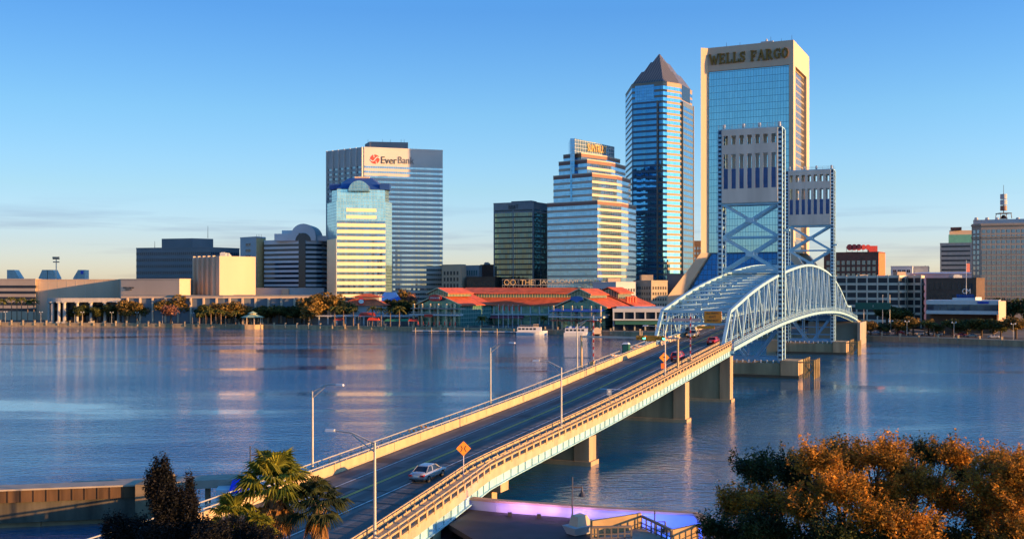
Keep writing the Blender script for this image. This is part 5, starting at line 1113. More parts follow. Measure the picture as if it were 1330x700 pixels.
# haunch stripes under lift span
# towers
M['legweb'] = mat('leg_web_dark', (.05, .1, .2), .6)  # web colour darkened to stand for the shade in open lacing
def tower(s, sgn):
    t = thing('lift_tower', None, None); t.parent = br; zt2 = 62.0; dp = 4.2*sgn
    for x in (-XO-.55, XO+.55):
        for y in (s, s+dp):
            q = MB()
            for ex in (-.55, .55): q.box(x+ex*.9-.08, x+ex*.9+.08, y-.5, y+.5, 2.2, zt2)
            q.box(x-.46, x+.46, y-.06, y+.06, 2.2, zt2-.1, 1)
            z = 3
            while z < zt2-.6: q.box(x-.47, x+.47, y-.5, y-.42, z, z+.55); q.box(x-.47, x+.47, y+.42, y+.5, z, z+.55); z += 1.15
            q.build('leg', [M['steel'], M['legweb']], t)
        q = MB(); z = 4; k = 0; y0, y1 = sorted((s, s+dp)); y0 += .5; y1 -= .5
        while z < 61.5:
            q.bar((x, y0, z), (x, y1, z), .2, .25)
            q.bar((x, y0 if k % 2 else y1, z), (x, y1 if k % 2 else y0, min(z+2.4, 61.8)), .14, .18); z += 2.4; k += 1
        q.build('side_lacing', M['steel'], t)
    # machinery housing: slotted concrete-coloured screens front and back
    for y in (s-.45, s+dp+.45) if sgn > 0 else (s+.45, s+dp-.45):
        q = MB(); x0, x1 = -XO-.02, XO+.02; y0, y1 = y-.2, y+.2
        def hb(a, b_): q.box(x0, x1, y0, y1, a, b_)
        hb(60.6, 62.1); hb(55.9, 58.3); hb(43.6, 47.2)
        w_ = (x1-x0)/7
        for i in range(8):
            c = x0+w_*i; a0_, a1_ = max(x0, c-.42), min(x1, c+.42); q.box(a0_, a1_, y0+.002, y1-.002, 58.3, 60.6); q.box(a0_, a1_, y0+.002, y1-.002, 47.2, 55.9)
        q.build('slotted_screen', M['panelgrey'], t)
    ym = s+dp/2; q = MB(); q.box(-XO+.1, XO-.1, ym-1.2, ym+1.2, 46.2, 52.4); q.build('counterweight', M['cwblue'], t)
    q = MB(); y0, y1 = sorted((s, s+dp)); q.box(-XO-1, XO+1, y0-.5, y1+.5, 62.1, 62.35); q.build('top_platform', M['steel'], t)
    q = MB()
    for x in (-XO, -2, 2, XO): q.tube((x-.25, ym, 63.1), (x+.25, ym, 63.1), .8, .8, 12)
    for h in (62.9, 63.3): q.box(-XO-1, XO+1, y0-.5, y0-.46, h, h+.05); q.box(-XO-1, XO+1, y1+.46, y1+.5, h, h+.05)
    for i in range(10): x = -XO-1+(2*XO+2)*i/9; q.box(x-.03, x+.03, y0-.5, y0-.44, 62.3, 63.4)
    q.build('sheave_rail', M['grey'], t)
    for y in (s, s+dp):
        q = MB(); zz = [43.4, 35.0, 26.4]; q.bar((-XO, y, 43.3), (XO, y, 43.3), .6, .5)
        for a, b_ in zip(zz, zz[1:]):
            q.bar((-XO, y-.12, a), (XO, y-.12, b_), .45, .6); q.bar((XO, y+.34, a), (-XO, y+.34, b_), .45, .6); q.bar((-XO, y, b_), (XO, y, b_), .4, .4)
            q.box(-1, 1, y-.4, y+.4, (a+b_)/2-.6, (a+b_)/2+.6)
        q.bar((-XO, y, 22), (XO, y, 22), .5, .5)
        q.build('cross_brace', M['steel'], t)
        q = MB(); q.bar((-XO, y-.12, 12.6), (0, y-.12, 3.2), .5, .5); q.bar((XO, y+.12, 12.6), (0, y+.12, 3.2), .5, .5); q.bar((-XO, y, 4.6), (XO, y, 4.6), .6, .9); q.build('lower_brace', M['steel2'], t)
    q = MB(); q.box(XO+1, XO+2.2, s-.6, s+.6, 36.5, 37); 
    for k in (0, 1): q.bar((XO+1+k*1.1, s-.6, 37), (XO+1+k*1.1, s-.6, 38.1), .06)
    q.bar((-XO-2.4, s, 36.7), (-XO-1, s, 36.7), .5, .3); q.bar((-XO-2.4, s, 36.9), (-XO-2.4, s, 38.2), .1); q.bar((-XO-2.4, s, 38.1), (-XO-1, s, 38.1), .06)
    q.build('service_platform', M['steel'], t)
    # pier
    q = MB(); yc = ym; q.box(-10.5, 8.2, yc-4, yc+4, -2, 3.6); q.box(8, 12.2, yc-4.6, yc+4.6, -2, 4.3); q.box(-14, -10, yc-4.6, yc+4.6, -2, 4.3)
    o = q.build('pier', M['pier'], t)
    q = MB(); q.box(-10.7, 12.4, yc-4.75, yc+4.75, -1, .7); q.build('waterline_stain', mat('wet_concrete', (.07, .055, .035), .6), o)
    q = MB(); x = 13.6
    for yy in (yc-4.4, yc-1.5, yc+1.5, yc+4.4): q.tube((x, yy, -2), (x, yy, 4.9), .25, .22, 7); q.tube((x+2.4, yy, -2), (x+2.4, yy, 4.6), .25, .22, 7)
    for yy in (yc-4.4, yc+4.4): q.bar((x, yy, .5), (x+2.4, yy, 3.8), .25); q.bar((x, yy, 3.8), (x+2.4, yy, .5), .25); q.bar((x-1.5, yy, 4), (x+2.6, yy, 4), .3)
    q.build('timber_fender', mat('old_timber', (.3, .22, .1), .9, var=.3), t)
    q = MB()
    for i in range(12): x = -9+1.5*i; q.tube((x, yc-3.6, 3.6), (x, yc-3.6, 4.3), .14, .14, 6)
    q.build('pier_fittings', M['whitew'], t)
tower(0, -1); tower(99, 1)
# openings under the far tower: lattice bents
q = MB()
for s in (103, 99):
    for x in (-XO, -2.3, 2.3, XO): q.bar((x, s, 4), (x, s, zd(s)-1), .35)
    for z in (6.5, 9, 11.5): q.bar((-XO, s, z), (XO, s, z), .2)
q.build('pier_bent', M['steel2'], br)
q = MB(); q.box(-9.5, 9.5, 163, 170, -1, zd(165)-1.3); q.box(9.5, 10.5, 160, 185, -1, zd(170)-1); q.build('abutment', M['tan'], br)

# the right-hand side flares out towards the near bank
SK = (107-273+.4*8)/.9165
def flare(s): return max(0, (SK-s)*.135)
def flared(o):
    me = o.data
    if me is not None:
        for v in me.vertices:
            if v.co.x > 5.9 and v.co.y < SK: v.co.x += flare(v.co.y)
    for ch in o.children: flared(ch)
for o in list(br.children)+[road]:
    if o.type == 'MESH' : flared(o)
# ------------------------------------------------------------ things on the bridge
LBL = [(-8.25, 107.0, 'tall lamp on the left parapet nearest the palms', 1, 2.9), (-8.25, 146, 'lamp on the left side of the bridge approach, mid water', 1, 2.9), (-8.25, 177.5, 'lamp on the left side of the bridge close to the traffic signals', 1, 2.9),
       (7.4+3.1, 81.8, 'nearest street lamp, on the right railing with a long arm', -1, 3.7), (7.4, 127, 'lamp on the right railing halfway to the signals', -1, 2.9), (7.4, 169, 'lamp on the right railing beside the orange diamond sign', -1, 2.9)]
def sD(o, D): return (D-BR[1]-Nn[1]*o)/U[1]
for i, (o, D, lab, sg, arm) in enumerate(LBL):
    s = sD(o, D); z = zd(s)+.16; e = thing('street_lamp', lab, 'street lamp', BP(o, s, z), BA, 'galvanised street lamps on the bridge approach')
    hp = 8.2 if sg > 0 else 7.6
    q = MB(); q.tube((0, 0, 0), (0, 0, hp), .13, .09, 10); q.box(-.2, .2, -.2, .2, 0, .35); q.build('pole', M['grey'], e)
    q = MB(); q.tube((0, 0, hp-.1), (sg*arm*.55, 0, hp+.62), .07, .06, 6); q.tube((sg*arm*.55, 0, hp+.62), (sg*arm, 0, hp+.72), .06, .055, 6); q.tube((0, 0, hp-.75), (sg*arm*.55, 0, hp+.5), .05, .045, 6); q.tube((sg*arm*.3, 0, hp-.1), (sg*arm*.3, 0, hp+.28), .02, .02, 5); q.build('arm', M['grey'], e)
    q = MB(); a = sg*arm; q.hexa([(a-.1*sg, -.12, hp+.62), (a-.1*sg, .12, hp+.62), (a+sg*.75, .16, hp+.6), (a+sg*.75, -.16, hp+.6)][::-sg], [(a-.1*sg, -.08, hp+.8), (a-.1*sg, .08, hp+.8), (a+sg*.7, .1, hp+.78), (a+sg*.7, -.1, hp+.78)][::-sg]); q.build('lamp_head', M['whitew'], e)
# signal gantry
s = sD(0, 177); z = zd(s)
e = thing('signal_gantry', 'traffic signal gantry spanning the bridge road with a long horizontal beam', 'signal gantry', BP(0, s, z), BA)
q = MB(); q.tube((0, 0, -.2), (0, 0, 6.1), .2, .17, 10)
p1 = q.build('post', M['rail'], e); p1.location = (-8.6, 0, 0); part(p1, e, (8.0, 0, 0))
q = MB(); q.box(-8.8, 8.2, -.14, .14, 5.75, 6.05); q.build('beam', M['grey'], e)
for i, x in enumerate((1.9, 5.2)):
    q = MB(); q.box(-.85, .85, -.35, -.1, 5.55, 6.25); 
    for k in (-.55, 0, .55): q.tube((x*0+k, -.55, 6.05), (k, -.35, 6.05), .21, .21, 8)
    sg = q.build('traffic_signal', M['yellow'] if False else mat('signal_housing', (.75, .3, .02), .5), e); sg.location = (x, 0, 0)
    for k, c, em in ((-.55, (.1, .01, .01), None), (0, (.12, .08, .01), None), (.55, (.05, .8, .6), ((.05, 1, .75), 6))):
        q = MB(); n = 12; c_ = [(k+.2*cos(2*pi*j/n), -.36, 5.88+.2*sin(2*pi*j/n)) for j in range(n)]; q.hexa(c_, [(p[0], -.40, p[2]) for p in c_]); q.build('lens', mat('lens', c, .3, emit=em, var=0), sg)
q = MB(); q.box(-.95, .95, -.3, -.24, 5.35, 6.3); bd = q.build('lane_sign', M['orange'], e); bd.location = (3.55, 0, 0)
q = MB(); q.box(-.06, .06, -.1, .1, 6.0, 7.0); o = q.build('stub_post', M['rail'], e); o.location = (1.9, .1, 0)
# portal signs
zz = zt_(-60.5)
e = thing('portal_sign', 'large orange construction sign hung on the bridge portal', 'road sign', BP(4.0, -62.4, zz-2.6), BA)
q = MB(); q.box(-1.75, 1.75, -.06, .06, .35, 2.7); q.build('sign_panel', M['orange'], e)
for k, (tx, w_) in enumerate((('ALL TRAFFIC', 2.6), ('EXIT', 1.3), ('NEXT RIGHT', 2.4))): text(e, tx, (0, -.09, 2.3-.72*k), .42, 0, M['dark'], width=w_, depth=.03)
e = thing('portal_sign', 'narrow orange sign strip just below the large orange portal sign', 'road sign', BP(2.6, -62.6, zz-3.05), BA); q = MB(); q.box(-1.8, 1.8, -.06, .06, -.35, .2); q.build('sign_panel', M['orange'], e)
e = thing('portal_beam', 'long pale pink signboard on the left half of the portal', 'sign', BP(-1.4, -62.4, zz-1.7), BA); q = MB(); q.box(-2.9, 2.9, -.06, .06, -.3, .35); q.build('sign_panel', mat('faded_pink', (.6, .42, .38), .6), e)
for i in range(5): q = MB(); q.box(-2.7+i*1.3, -2.6+i*1.3, .06, .4, -.2, .2); q.build('bracket', M['grey'], e)
# raised gates
M['wht'] = mat('gate_white', (.7, .7, .68), .5, var=0)
def gate(o, lab):
    s = sD(o, 182.5); z = zd(s)+.16; e = thing('barrier_gate', lab, 'barrier gate', BP(o, s, z), BA, 'raised red and white barrier booms')
    q = MB(); q.box(-.3, .3, -.35, .35, 0, 1.15); q.box(-.36, .36, -.4, .4, 1.15, 1.25); q.build('housing', M['rail'], e)
    q = MB()
    for i in range(14): q.box(-.1, .1, .42, .5, .9+i*.58, .9+(i+1)*.58-.001, m=i % 2)
    q.build('boom', [M['red'], M['wht']], e)
    q = MB()
    for i in range(4): q.tube((0, .36, 2.2+i*1.9), (0, .42, 2.2+i*1.9), .12, .12, 8)
    q.build('warning_lamp', M['red'], e)
gate(-7.6, 'raised red and white barrier boom on the left side of the bridge'); gate(7.6, 'raised red and white barrier boom on the right side of the bridge')
# diamond and small signs
def diamond(o, D, lab, sz, hgt, kind):
    s = sD(o, D); z = zd(s)+.16; e = thing('warning_sign', lab, 'road sign', BP(o, s, z), radians(3))
    q = MB(); q.tube((0, 0, 0), (0, 0, hgt), .045, .045, 8); q.build('post', M['grey'], e)
    q = MB(); h = sz*.707; q.hexa([(0, -.06, hgt-h), (h, -.06, hgt), (0, -.06, hgt+h), (-h, -.06, hgt)][::-1], [(0, -.09, hgt-h), (h, -.09, hgt), (0, -.09, hgt+h), (-h, -.09, hgt)][::-1]); q.build('sign_panel', M['orange'], e)
    q = MB()
    if kind == 'narrow':
        for sg in (-1, 1): q.bar((sg*.26*sz, -.1, hgt-.3*sz), (sg*.12*sz, -.1, hgt-.06*sz), .06*sz, .02, up=(0, 1, 0)); q.bar((sg*.12*sz, -.1, hgt-.06*sz), (sg*.12*sz, -.1, hgt+.06*sz), .06*sz, .02, up=(0, 1, 0)); q.bar((sg*.12*sz, -.1, hgt+.06*sz), (sg*.24*sz, -.1, hgt+.26*sz), .06*sz, .02, up=(0, 1, 0))
    else:
        q.bar((-.2*sz, -.1, hgt+.02), (.22*sz, -.1, hgt+.02), .12*sz, .02, up=(0, 1, 0)); q.bar((-.1*sz, -.1, hgt+.1), (.1*sz, -.1, hgt+.1), .1*sz, .02, up=(0, 1, 0))
    q.build('symbol', M['dark'], e)
    if kind != 'narrow': q = MB(); q.box(-.52, .28, -.09, -.06, hgt-h-.95, hgt-h-.1); q.build('plate', mat('plate_orange', (.9, .16, .01), .5, var=0), e)
diamond(7.8, 102, 'orange diamond road narrows sign on the right railing near the silver sedan', 1.0, 3.1, 'narrow')
diamond(7.0, 170, 'orange diamond sign with an orange plate beneath, near the far right lamp', 1.15, 3.2, 'bump')
s = sD(6.6, 146); e = thing('small_sign', 'small white sign on the right railing facing away', 'road sign', BP(6.6, s, zd(s)), radians(-10)); q = MB(); q.tube((0, 0, 0), (0, 0, 2.2), .04, .04, 6); q.build('post', M['grey'], e)
q = MB(); q.box(-.32, .32, -.08, -.05, 1.5, 2.35); q.build('sign_panel', mat('blue_grey_sign', (.3, .36, .42), .5), e); q = MB(); q.box(-.2, .2, -.1, -.08, 1.65, 1.72); q.box(-.16, .16, -.1, -.08, 1.85, 2.15); q.build('marking', M['wht'], e)
# portable toilet and work site clutter
s = sD(-7.3, 199); e = thing('portable_toilet', 'green portable toilet with pale roof on the left sidewalk', 'portable toilet', BP(-7.3, s, zd(s)+.16), BA)
q = MB(); q.box(-.6, .6, -.6, .6, 0, 2.1); q.build('cabin', M['green'], e); q = MB(); q.prism([(-.66, -.66), (.66, -.66), (.66, .66), (-.66, .66)], 2.1, 2.4, top=[(-.4, -.4), (.4, -.4), (.4, .4), (-.4, .4)]); q.build('roof', M['wht'], e)
q = MB(); q.box(-.4, .4, -.64, -.6, .1, 1.95); o = q.build('door', mat('door_green', (.05, .2, .13), .5), e)
bz = thing('barricade', 'x', 'barricade', group='orange and white barricades on the left sidewalk')
q = MB()
for i in range(6): q.box(-.9+.3*i, -.6+.3*i, -.03, .03, .75, .98, m=i % 2); q.box(-.9+.3*i, -.6+.3*i, -.03, .03, .4, .6, m=(i+1) % 2)
q.build('boards', [M['orange'], M['wht']], bz)
q = MB()
for x in (-.75, .75): q.bar((x, -.35, 0), (x, 0, 1.05), .06); q.bar((x, .35, 0), (x, 0, 1.05), .06)
q.build('frame', M['grey'], bz)
BZ = [(-7.3, 124.5, 'orange and white barricade on the left sidewalk nearest the silver sedan'), (-7.2, 127, 'orange and white barricade just beyond the nearest barricade'), (-7.3, 203.5, 'orange and white barricade just beyond the portable toilet'), (-7.2, 206.5, 'orange and white barricade at the foot of the left portal leg'), (-5.6, 222, 'orange and white barricade inside the truss left lane'), (-7.3, 193, 'orange and white barricade between portable toilet and left gate')]
for i, (o, D, lab) in enumerate(BZ):
    b_ = bz if i == 0 else dup(bz); s = sD(o, D); b_.location = BP(o, s, zd(s)+(.16 if o < -6.2 else 0)); b_.rotation_euler.z = BA+.2*i; b_['label'] = lab
# jersey barriers in the left lane inside the truss
jb = thing('jersey_barrier', 'x', 'barrier', group='white jersey barriers along the left lane in the truss'); q = MB(); prof = [(-.3, 0), (.3, 0), (.12, .4), (.08, .8), (-.08, .8), (-.12, .4)]
q.hexa([(x, 0, z) for x, z in prof][::-1], [(x, 2.7, z) for x, z in prof][::-1]); q.build('body', M['cream'], jb); q = MB(); q.box(-.05, .05, 2.7, 2.95, .3, .5); q.build('connector', M['dark'], jb)
for i in range(12):
    s = -66+i*3.1; b_ = jb if i == 0 else dup(jb); b_.location = BP(-5.75, s, zd(s)); b_.rotation_euler = (atan2(zd(s+3)-zd(s), 3), 0, BA); b_['label'] = 'white concrete jersey barrier in the left lane of the truss, %s' % ordl(i, 12)
# ------------------------------------------------------------ cars
def car(name, label, o, D, body, suv=False, back=True, mats=None, loc=None, rz=None):
    if loc is None: s = sD(o, D); loc = BP(o, s, zd(s)+.02); pit = atan2(zd(s+3)-zd(s-3), 6); rz = BA if back else BA+pi; pit = pit if back else -pit
    else: pit = 0
    e = thing(name, label, 'car', loc, 0, None); e.rotation_euler = (pit, 0, rz)
    L_, Wd, Ht = (4.5, 1.8, 1.7) if suv else (4.8, 1.8, 1.46)
    # stations: y, half width, z low, z belt, half width at belt
    ST = [(-2.4, .62, .42, .82, .55), (-2.3, .80, .3, .93, .70), (-1.9, .88, .24, 1.0, .76), (-1.0, .9, .22, .99, .80), (0, .9, .2, .96, .81), (1.0, .9, .22, .93, .8), (1.7, .88, .25, .84, .74), (2.2, .80, .3, .72, .66), (2.4, .58, .4, .6, .5)]
    if suv: ST = [(-2.25, .7, .42, 1.0, .66), (-2.15, .84, .32, 1.06, .78), (-1.6, .9, .3, 1.08, .82), (-.8, .9, .28, 1.06, .83), (0, .9, .28, 1.04, .83), (.9, .9, .28, 1.02, .82), (1.5, .88, .3, .98, .78), (2.1, .8, .35, .86, .7), (2.25, .6, .45, .7, .55)]
    q = MB(); R = []
    for y, w_, zl, zh, wb in ST: zm = (zl+zh)*.5+.06; R.append([(-w_*.9, y, zl), (w_*.9, y, zl), (w_, y, zl+.14), (w_, y, zm), (wb+.02, y, zh), (wb*.55, y, zh+.035), (-wb*.55, y, zh+.035), (-wb-.02, y, zh), (-w_, y, zm), (-w_, y, zl+.14)])
    k = 10; n0 = 0
    for r_ in R: q.v += r_
    for i in range(len(R)-1):
        for j in range(k): a = i*k+j; b2 = i*k+(j+1) % k; q.f.append((a, a+k, b2+k, b2)); q.m.append(0)
    q.f.append(tuple(range(k))); q.m.append(0); q.f.append(tuple(range((len(R)-1)*k+k-1, (len(R)-1)*k-1, -1))); q.m.append(0)
    bo = q.build('body', body, e, smooth=True)
    md = bo.modifiers.new('b', 'SUBSURF'); md.levels = md.render_levels = 1
    # greenhouse
    rf = (1.44, -.95, .45) if not suv else (1.68, -1.7, .3)
    base = (-1.75, 1.15) if not suv else (-2.05, 1.15); zb_ = .94 if not suv else 1.03
    q = MB()
    B = [(-.74, base[0], zb_), (.74, base[0], zb_), (.78, (base[0]+base[1])/2, zb_), (.74, base[1], zb_), (-.74, base[1], zb_), (-.78, (base[0]+base[1])/2, zb_)]
    T = [(-.56, rf[1], rf[0]-.05), (.56, rf[1], rf[0]-.05), (.61, (rf[1]+rf[2])/2, rf[0]-.03), (.56, rf[2], rf[0]-.05), (-.56, rf[2], rf[0]-.05), (-.61, (rf[1]+rf[2])/2, rf[0]-.03)]
    q.hexa(B, T); q.build('windows', M['windk'], e)
    q = MB(); T0 = [(x*1.04, y+(.05 if y > 0 else -.05), z-.02) for x, y, z in T]; T2 = [(x*.86, y*.9-.02, z+.055) for x, y, z in T]; q.hexa(T0, T2); ro = q.build('roof', body, e)
    q = MB()
    for sx in (-1, 1):
        for (yb, yt) in ((base[0], rf[1]), (base[1], rf[2]), ((base[0]+base[1])/2-.12, (rf[1]+rf[2])/2-.05)): q.bar((sx*.765, yb, zb_-.02), (sx*.6, yt, rf[0]-.04), .07, .09)
    q.build('pillars', body, e)
    for sx in (-1, 1):
        for y in (-1.42, 1.42) if not suv else (-1.4, 1.35):
            q = MB(); q.tube((sx*.66, y, .33), (sx*.9, y, .33), .34, .34, 20); wh = q.build('wheel', M['black'], e); q = MB(); q.tube((sx*.84, y, .33), (sx*.912, y, .33), .21, .19, 12); q.build('rim', mat('rim_grey', (.2, .2, .2), .4, .5, var=0) if 'rimm' not in M else M['rimm'], wh)
        q = MB(); yb = ST[0][0]; zz = ST[1][3]-.14; q.box(min(sx*.45, sx*.8), max(sx*.45, sx*.8), yb-.0, yb+.35, zz-.12, zz+.06); q.build('tail_light', mat('tail_red', (.45, .02, .02), .3, var=0), e)
        q = MB(); yf = ST[-1][0]; q.box(min(sx*.45, sx*.78), max(sx*.45, sx*.78), yf-.3, yf-.03, .56, .7); q.build('headlight', M['wht'], e)
        q = MB(); q.box(min(sx*.82, sx*1.0), max(sx*.82, sx*1.0), .75, .9, .92, 1.06); q.build('mirror', body, e)
    q = MB(); q.box(-.26, .26, ST[0][0]-.03, ST[0][0]+.1, .62, .76); q.build('number_plate', M['wht'], e)
    q = MB(); q.box(-.75, .75, ST[0][0]-.02, ST[0][0]+.3, .34, .44); q.build('bumper_trim', M['dark'], e)
    return e
def paintm(n, c, metal=.4): 
    m_ = mat(n, c, .28, metal, var=.02); m_.node_tree.nodes['Principled BSDF'].inputs['Coat Weight'].default_value = .6; return m_
silver = paintm('silver_paint', (.36, .38, .41)); cred = paintm('car_red', (.5, .015, .01), .1); cdark = paintm('car_dark', (.03, .04, .06)); ctan = paintm('car_tan', (.4, .36, .3)); cwhite = paintm('car_white', (.6, .6, .6), 0)
car('sedan', 'silver sedan driving away in the right lane, nearest car on the bridge', 3.75, 104, silver)
car('hatchback', 'dark red hatchback driving away just beyond the signal beam', 3.6, 191, cred, suv=True)
car('sedan', 'bright red car entering the truss under the orange portal sign', 3.9, 215, cred)
car('sedan', 'pale tan car coming towards the camera just inside the truss', -3.2, 229, ctan, back=False)
car('suv', 'dark blue vehicle beside the pale tan oncoming car in the truss', -4.9, 233, cdark, suv=True, back=False)
car('sedan', 'white car farther inside the truss, leftmost of the far group', -2.6, 262, cwhite, back=False); car('sedan', 'tan car farther inside the truss, right of the white car', -.9+2.2, 262, ctan)
# parked cars on the right bank
pc = car('parked_car', 'x', 0, 0, cwhite, loc=(*XY(1140, 462), GZ), rz=1.3); cols = [cwhite, silver, cdark, cred, ctan]; pc['group'] = 'cars parked behind the right seawall'
pcs = [(1124, 468), (1136, 466), (1150, 463), (1168, 459), (1184, 456), (1202, 452), (1217, 449), (1231, 446), (1247, 440), (1262, 436), (1290, 426), (1308, 55)]
for i, (px, D) in enumerate(pcs):
    c = pc if i == 0 else dup(pc); c.location = (*XY(px, D), GZ); c.rotation_euler.z = 1.25+(i % 3)*.05; c['label'] = 'car parked behind the right seawall, %s of the row' % ordl(i, 12)
    if i:
        for ch in c.children:
            if ch.name.split('.')[0] in ('body', 'roof', 'pillars', 'mirror'):
                ch.data = ch.data.copy(); ch.data.materials[0] = cols[i % 5]

# ------------------------------------------------------------ near bank
M['walk'] = mat('walkway_concrete', (.33, .28, .22), .9, var=.15, scale=.8); M['stain'] = mat('stained_viaduct', (.085, .045, .02), .9, var=.45, scale=1.2, streak=True)
e = thing('riverwalk_wall', 'long riverwalk wall lit purple and blue, curving out from under the bridge', 'wall', (0, 0, 0))
wl = [XY(520, 104), XY(590, 101), XY(645, 99), XY(740, 96.6), XY(830, 94.6), XY(905, 93.2)]; M['wpale'] = mat('pale_wall', (.5, .46, .5), .8, var=.08)
q = MB(); c = MB()
for a, b_ in zip(wl, wl[1:]): q.edgebox(a, b_, -.6, 2.3, .1, .2); c.edgebox(a, b_, 2.3, 2.5, .35, .45)
a, b_ = wl[-1], XY(935, 84); q.edgebox(a, b_, -.6, 2.3, .1, .2); c.edgebox(a, b_, 2.3, 2.5, .35, .45)
q.build('wall', M['wpale'], e); c.build('coping', mat('brown_coping', (.4, .24, .14), .8), e)
q = MB(); pv = [XY(795, 91), XY(800, 85), XY(840, 84), XY(1100, 80), XY(1000, 90), XY(905, 93), XY(830, 94.4), XY(780, 95.4)]; q.prism(pv, -.3, 1.0); q.build('lower_pavement', mat('pavement', (.3, .3, .3), .7, var=.05), kind='structure')
q = MB()
dk = [XY(575, 95), XY(640, 84), XY(792, 82), XY(806, 94.5), XY(740, 96.2), XY(645, 98.6), XY(590, 100.5)]; MB().prism(dk, 1.0, 1.45).build('boardwalk', mat('shaded_boardwalk', (.03, .026, .03), .7, var=.3), kind='structure')  # added dark deck; shade below the lit wall is put into its colour
for i in range(8): px = 655+i*24; p = XY(px, 99-(px-645)*.024-2.4); q.box(p[0]-.2, p[0]+.2, p[1]-.2, p[1]+.2, -.5, .35)
for i, (px, D, col, pw) in enumerate(((662, 96.6, (.6, .3, 1), 55), (700, 95.8, (.6, .32, 1), 55), (745, 94.6, (.5, .3, 1), 50), (785, 92.6, (.35, .25, 1), 55), (830, 91.2, (.12, .16, 1), 110), (880, 89.5, (.04, .12, 1), 130))):
    x, y = XY(px, D); e = thing('floor_lamp', 'small coloured floodlight at the foot of the riverwalk wall, %s' % ordl(i, 6), 'floodlight', (x, y+(.3 if i < 4 else 0), 1.7 if i < 4 else 1.2), group='coloured floodlights at the riverwalk wall')
    q = MB(); q.box(-.18, .18, -.12, .12, -.25, .1); q.tube((0, 0, -1.2), (0, 0, -.2), .06, .06, 6); q.build('housing', M['dark'], e)
    ld = bpy.data.lights.new('lamp_light', 'AREA'); ld.energy = pw*(.8 if i < 4 else 1.6); ld.color = col; ld.size = 3.0; ld.shape = 'RECTANGLE'; ld.size_y = .2; lo = bpy.data.objects.new('lamp_light', ld); COL.objects.link(lo); lo.parent = e; lo.location = (0, .05, .25); lo.rotation_euler = (radians(115 if i < 4 else 95), 0, 0)
# lookout platforms
e = thing('lookout', 'angular concrete lookout platform with dark railings beside the riverwalk', 'lookout', (0, 0, 0))
lk = [XY(768, 83.5), XY(832, 87.5), XY(880, 82), XY(905, 83.5), XY(950, 78), XY(940, 74), XY(760, 74)]
q = MB(); q.prism(lk, 2.0, 2.5); q.build('floor', M['walk'], e)
q = MB(); q.edgebox(XY(832, 87.5), XY(768, 84.5), 2.0, 3.7, .15, .15); q.edgebox(XY(905, 84.2), XY(872, 82.3), 2.0, 3.5, .15, .15); q.build('parapet', mat('lookout_wall', (.3, .2, .1), .85, var=.2), e)
q = MB()
for a, b_ in ((XY(833, 87.4), XY(873, 82.2)), (XY(906, 84), XY(955, 79)), (XY(768, 83.2), XY(820, 83.5))):
    q.edgebox(a, b_, 3.4, 3.55, .12, .12)
    for h in (.6, .9, 1.2, 1.5): q.edgebox(a, b_, h+1.4, h+1.47, .05, .0)
    for i in range(7): p = (a[0]+(b_[0]-a[0])*i/6, a[1]+(b_[1]-a[1])*i/6); q.box(p[0]-.06, p[0]+.06, p[1]-.06, p[1]+.06, 1.9, 3.45)
q.build('railing', mat('dark_rail', (.12, .1, .09), .6), e)
q = MB()
for p in (XY(775, 83), XY(825, 84.5), XY(870, 81), XY(905, 81)): q.tube((p[0], p[1], -1), (p[0], p[1], 2.0), .3, .3, 8)
q.build('pile', M['pier'], e)
# small workboat at the lookout
e = thing('workboat', 'small grey angular boat laid up on the dark boardwalk beside the lookout', 'boat', (*XY(756, 90), 1.5), radians(35)); e.scale = (.8, .8, .75)
q = MB(); q.hexa([(-1.5, -.7, 0), (.9, -.7, 0), (2.2, 0, 0), (.9, .7, 0), (-1.5, .7, 0)], [(-1.8, -1.1, .9), (1.1, -1.1, 1), (3, 0, 1.25), (1.1, 1.1, 1), (-1.8, 1.1, .9)]); q.build('hull', M['lgrey'], e)
q = MB(); q.hexa([(-1.2, -.75, .9), (.8, -.75, .9), (.8, .75, .9), (-1.2, .75, .9)], [(-1, -.6, 2.0), (.2, -.6, 2.1), (.2, .6, 2.1), (-1, .6, 2)]); q.build('cabin', M['cream'], e)
q = MB(); q.hexa([(.35, -.6, 1.3), (.72, -.6, 1.3), (.72, .6, 1.3), (.35, .6, 1.3)], [(.25, -.5, 1.9), (.33, -.5, 1.9), (.33, .5, 1.9), (.25, .5, 1.9)]); q.build('windscreen', M['windk'], e)
# riverwalk lamps (bell shaped)
for i, (px, D, zt2, lab) in enumerate(((743.5, 94, 5.2, 'thin riverwalk lamp post with lantern in front of the purple wall'), (850.5, 86.5, 3.8, 'dark riverwalk post with hanging bell lamp before the blue lit wall'), (325, 103, 6.6, 'dark bell lamp post just left of the tall palm'))):
    e = thing('bell_lamp', lab, 'street lamp', (*XY(px, D), .3)); q = MB(); q.tube((0, 0, 0), (0, 0, zt2), .09, .05, 8); q.build('pole', M['dark'], e)
    q = MB(); q.tube((0, 0, zt2-.9), (.9, 0, zt2-.9), .04, .04, 6); q.build('arm', M['stain'], e); q = MB(); q.tube((.85, 0, zt2-1.7), (.85, 0, zt2-1.3), .38, .12, 10); q.tube((.85, 0, zt2-1.3), (.85, 0, zt2-.9), .1, .05, 8); q.build('lamp_shade', M['dark'], e)
